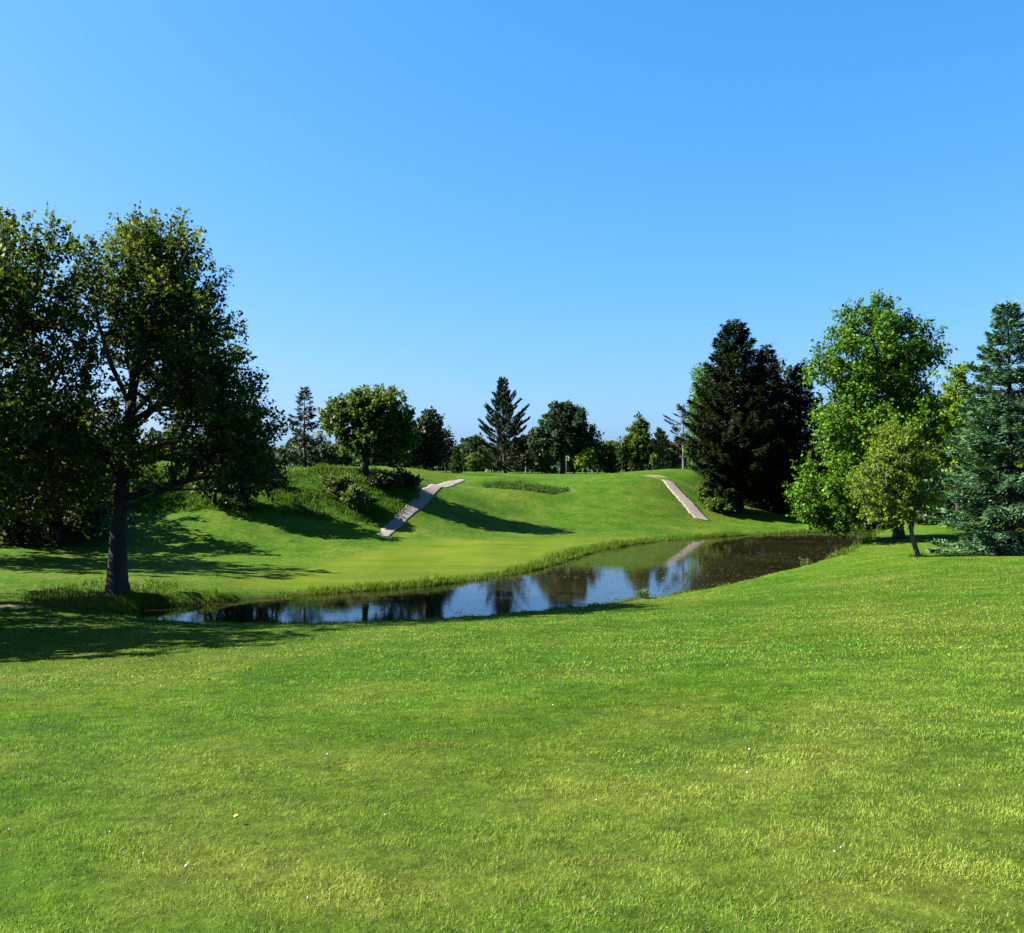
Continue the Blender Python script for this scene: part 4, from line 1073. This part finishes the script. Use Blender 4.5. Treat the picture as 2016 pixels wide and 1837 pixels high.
# floating specks on the pond
def debris():
    rng = np.random.default_rng(15)
    n = 90000
    x = rng.uniform(-14, 30, n); y = rng.uniform(29, 74, n)
    sd = pond_sd(x, y)
    px = CX + x / y * FOC
    dens = np.clip((px - 520) / 700, .04, 1) * (.35 + .65 * (vnoise(x, y, .5, 3) > -.25)) * np.where(y > 52 + .28 * (x - 5), .35, 1) * np.where(px > 1340, 1.5, .8)
    k = (sd < -.06) & (rng.random(n) < dens * .8)
    x, y = x[k], y[k]; n = len(x)
    az = rng.random(n) * 6.283
    ax = np.stack([np.cos(az), np.sin(az), rng.normal(0, .06, n)], 1); nr = np.stack([rng.normal(0, .18, n), rng.normal(0, .18, n), np.ones(n)], 1)
    s = rng.lognormal(-3.05, .45, n)
    V, F = leaf_quads(np.stack([x, y, np.full(n, .006)], 1), ax, unit(nr), s, s * .6, .10)
    r = rng.beta(1.6, 2.6, n); r[rng.random(n) < .008] = 1
    o = mesh_arrays('floating_debris', V, F, M['debris'], attrs={'rnd': np.repeat(r, 4)})
    tag(o, 'brown leaf specks floating on the pond surface', 'debris', kind='stuff')
debris()

# ------------------------------------------------------------------ small things
def lathe(profile, sides=10):
    pr = np.array(profile, float); ang = np.arange(sides) / sides * 2 * np.pi
    V = np.stack([pr[:, 0:1] * np.cos(ang), pr[:, 0:1] * np.sin(ang), np.repeat(pr[:, 1:2], sides, 1)], 2).reshape(-1, 3)
    e = np.arange(len(pr) - 1)[:, None] * sides; j = np.arange(sides)[None]; j2 = (j + 1) % sides
    return V, np.stack([e + j, e + j2, e + sides + j2, e + sides + j], 2).reshape(-1, 4)

# flag on the green
fx, fy = world_at(1114, 100), 100.0
root = empty('golf_flag', (fx, fy, T1(fx, fy)))
tag(root, 'yellow golf flag on a thin pin before the dome shaped maple', 'flag')
V, F = lathe([(.001, -.1), (.022, -.1), (.020, 1.0), (.016, 2.15), (.001, 2.16)], 8)
mesh_arrays('pole', V, F, M['wood'], root, smooth=True)
gx, gz = np.meshgrid(np.linspace(0, 1, 9), np.linspace(0, 1, 6))
ff = lambda off: np.stack([.02 + gx.ravel() * .42 - .12 * gx.ravel() * (1 - gz.ravel()), off + .05 * np.sin(gx.ravel() * 6), 2.12 - (1 - gz.ravel()) * .46 * (1 - .15 * gx.ravel()) - .22 * gx.ravel() ** 1.3], 1)
i = np.arange(40); r, c = i // 8, i % 8; v0 = r * 9 + c
Fq = np.stack([v0, v0 + 1, v0 + 10, v0 + 9], 1)
mesh_arrays('cloth', np.concatenate([ff(0), ff(.006)]), np.concatenate([Fq, Fq[:, ::-1] + 54]), M['yellow_cloth'], root, smooth=True)

# square wooden stake on the crest far left, thin post by the dark bush
def stake(label, px, D, h, w, mat):
    x = world_at(px, D)
    V = []
    for s, zz in ((1, -.2), (1, h * .96), (1.25, h * .96), (1.25, h * .99), (.9, h)):
        V += [(a * w * s, b * w * s, zz) for a, b in ((-.5, -.5), (.5, -.5), (.5, .5), (-.5, .5))]
    F = []
    for k in range(4):
        F += [(k * 4 + j, k * 4 + (j + 1) % 4, k * 4 + 4 + (j + 1) % 4, k * 4 + 4 + j) for j in range(4)]
    F.append((16, 17, 18, 19))
    o = mesh_arrays('wooden_post', V, np.array(F), M[mat], loc=(x, D, T1(x, D)))
    tag(o, label, 'post')
stake('pale square wooden post on the crest seen past the maple trunk', 182, 74, 1.25, .16, 'wood')
stake('thin grey post beside the black bush on the crest', 623, 78, 1.0, .07, 'wood')

# dandelions and clover in the lawn
def flower_kind(name, label, cat, group, spots, head_profile, head_name, head_mat, h, sides):
    Vh, Fh = lathe(head_profile, sides)
    Vs, Fs = lathe([(.0022, -.02), (.0022, h * .6), (.0016, h)], 5)
    first = None
    for (px, py) in spots:
        x, y = ray_ground(px, py); z = T1(x, y)
        rt = empty(name, (x, y, z)); tag(rt, label, cat, group)
        rt.rotation_euler = (RNG.normal(0, .12), RNG.normal(0, .12), RNG.random() * 6)
        if first is None:
            s = mesh_arrays('stem', Vs, Fs, M['stem'], rt, smooth=True); hd = mesh_arrays(head_name, Vh + np.array([0, 0, h]), Fh, M[head_mat], rt, smooth=True)
            first = (s, hd)
        else:
            for src in first:
                cobj = src.copy(); COL.objects.link(cobj); cobj.parent = rt
Q = 2015 / 2620.0
ball = lambda r: [(r * .05, -r * .9), (r * .6, -r * .75), (r * .98, -.1 * r), (r * .95, .3 * r), (r * .6, .8 * r), (r * .02, r)]
flower_kind('dandelion', 'round white dandelion seed head standing in the mown lawn', 'dandelion', 'dandelion seed heads in the lawn',
            [(645, 1506), (405, 1375), (557, 1330), (1090, 1405), (1468, 1545), (368, 1740), (1480, 1497)], ball(.0095), 'seed_head', 'fluff', .085, 9)
flower_kind('dandelion', 'single yellow dandelion blossom in the lawn', 'dandelion', None, [(468, 1625)],
            [(.003, -.006), (.016, .002), (.019, .008), (.012, .012), (.001, .011)], 'flower_head', 'petal', .055, 12)
sp = [(18, 1650), (283, 1700), (219, 1655), (1630, 1445), (1690, 1440), (1655, 1685), (1640, 1693), (1175, 1590), (610, 1790), (760, 1620), (1890, 1560)]
flower_kind('clover_flower', 'tiny white clover blossom in the mown lawn', 'flower', 'white clover blossoms in the lawn', sp, ball(.0062), 'flower_head', 'fluff', .045, 7)

# flowering bank plant at the right end of the near shore
def bank_plant(label, px, py, h, n, seed, mat='weed_leaf'):
    rng = np.random.default_rng(seed)
    x, y = G(px, py, .15)
    z = T1(x, y)
    root = empty('bank_plant', (x, y, z)); tag(root, label, 'plant')
    az = rng.random(n) * 6.283; ln = rng.uniform(.1, .35, n) * h
    B = np.stack([rng.normal(0, .12, n), rng.normal(0, .12, n), np.full(n, -.05)], 1)
    Tp = B + np.stack([np.cos(az) * ln, np.sin(az) * ln, rng.uniform(.6, 1.05, n) * h], 1)
    V, F = tubes(B, Tp, np.full(n, .008), np.full(n, .004), 4)
    mesh_arrays('stem', V, F, M['stem'], root)
    m = n * 12; bi = np.repeat(np.arange(n), 12); s = rng.random(m) ** .8
    pos = B[bi] + (Tp - B)[bi] * s[:, None]
    ax = unit(rng.normal(size=(m, 3)) + [0, 0, .3]); sz = rng.uniform(.05, .12, m)
    V, F = leaf_quads(pos, ax, unit(rng.normal(size=(m, 3)) * .5 + [0, 0, 1]), sz, sz * .6)
    rr = np.where(s > .8, 1.0, rng.random(m) * .7)
    mesh_arrays('leaves', V, F, M[mat], root, attrs={'rnd': np.repeat(rr, 4)})
bank_plant('pale flowering weed at the pond edge below the leaning tree', 1640, 1103, .75, 22, 1)
bank_plant('slender reedy weed on the near bank beside the brown water', 1585, 1119, .7, 14, 2, 'bank_blade')
bank_plant('leafy green weed clump on the near bank under the reflected sky', 1268, 1173, .45, 20, 3, 'bank_blade')
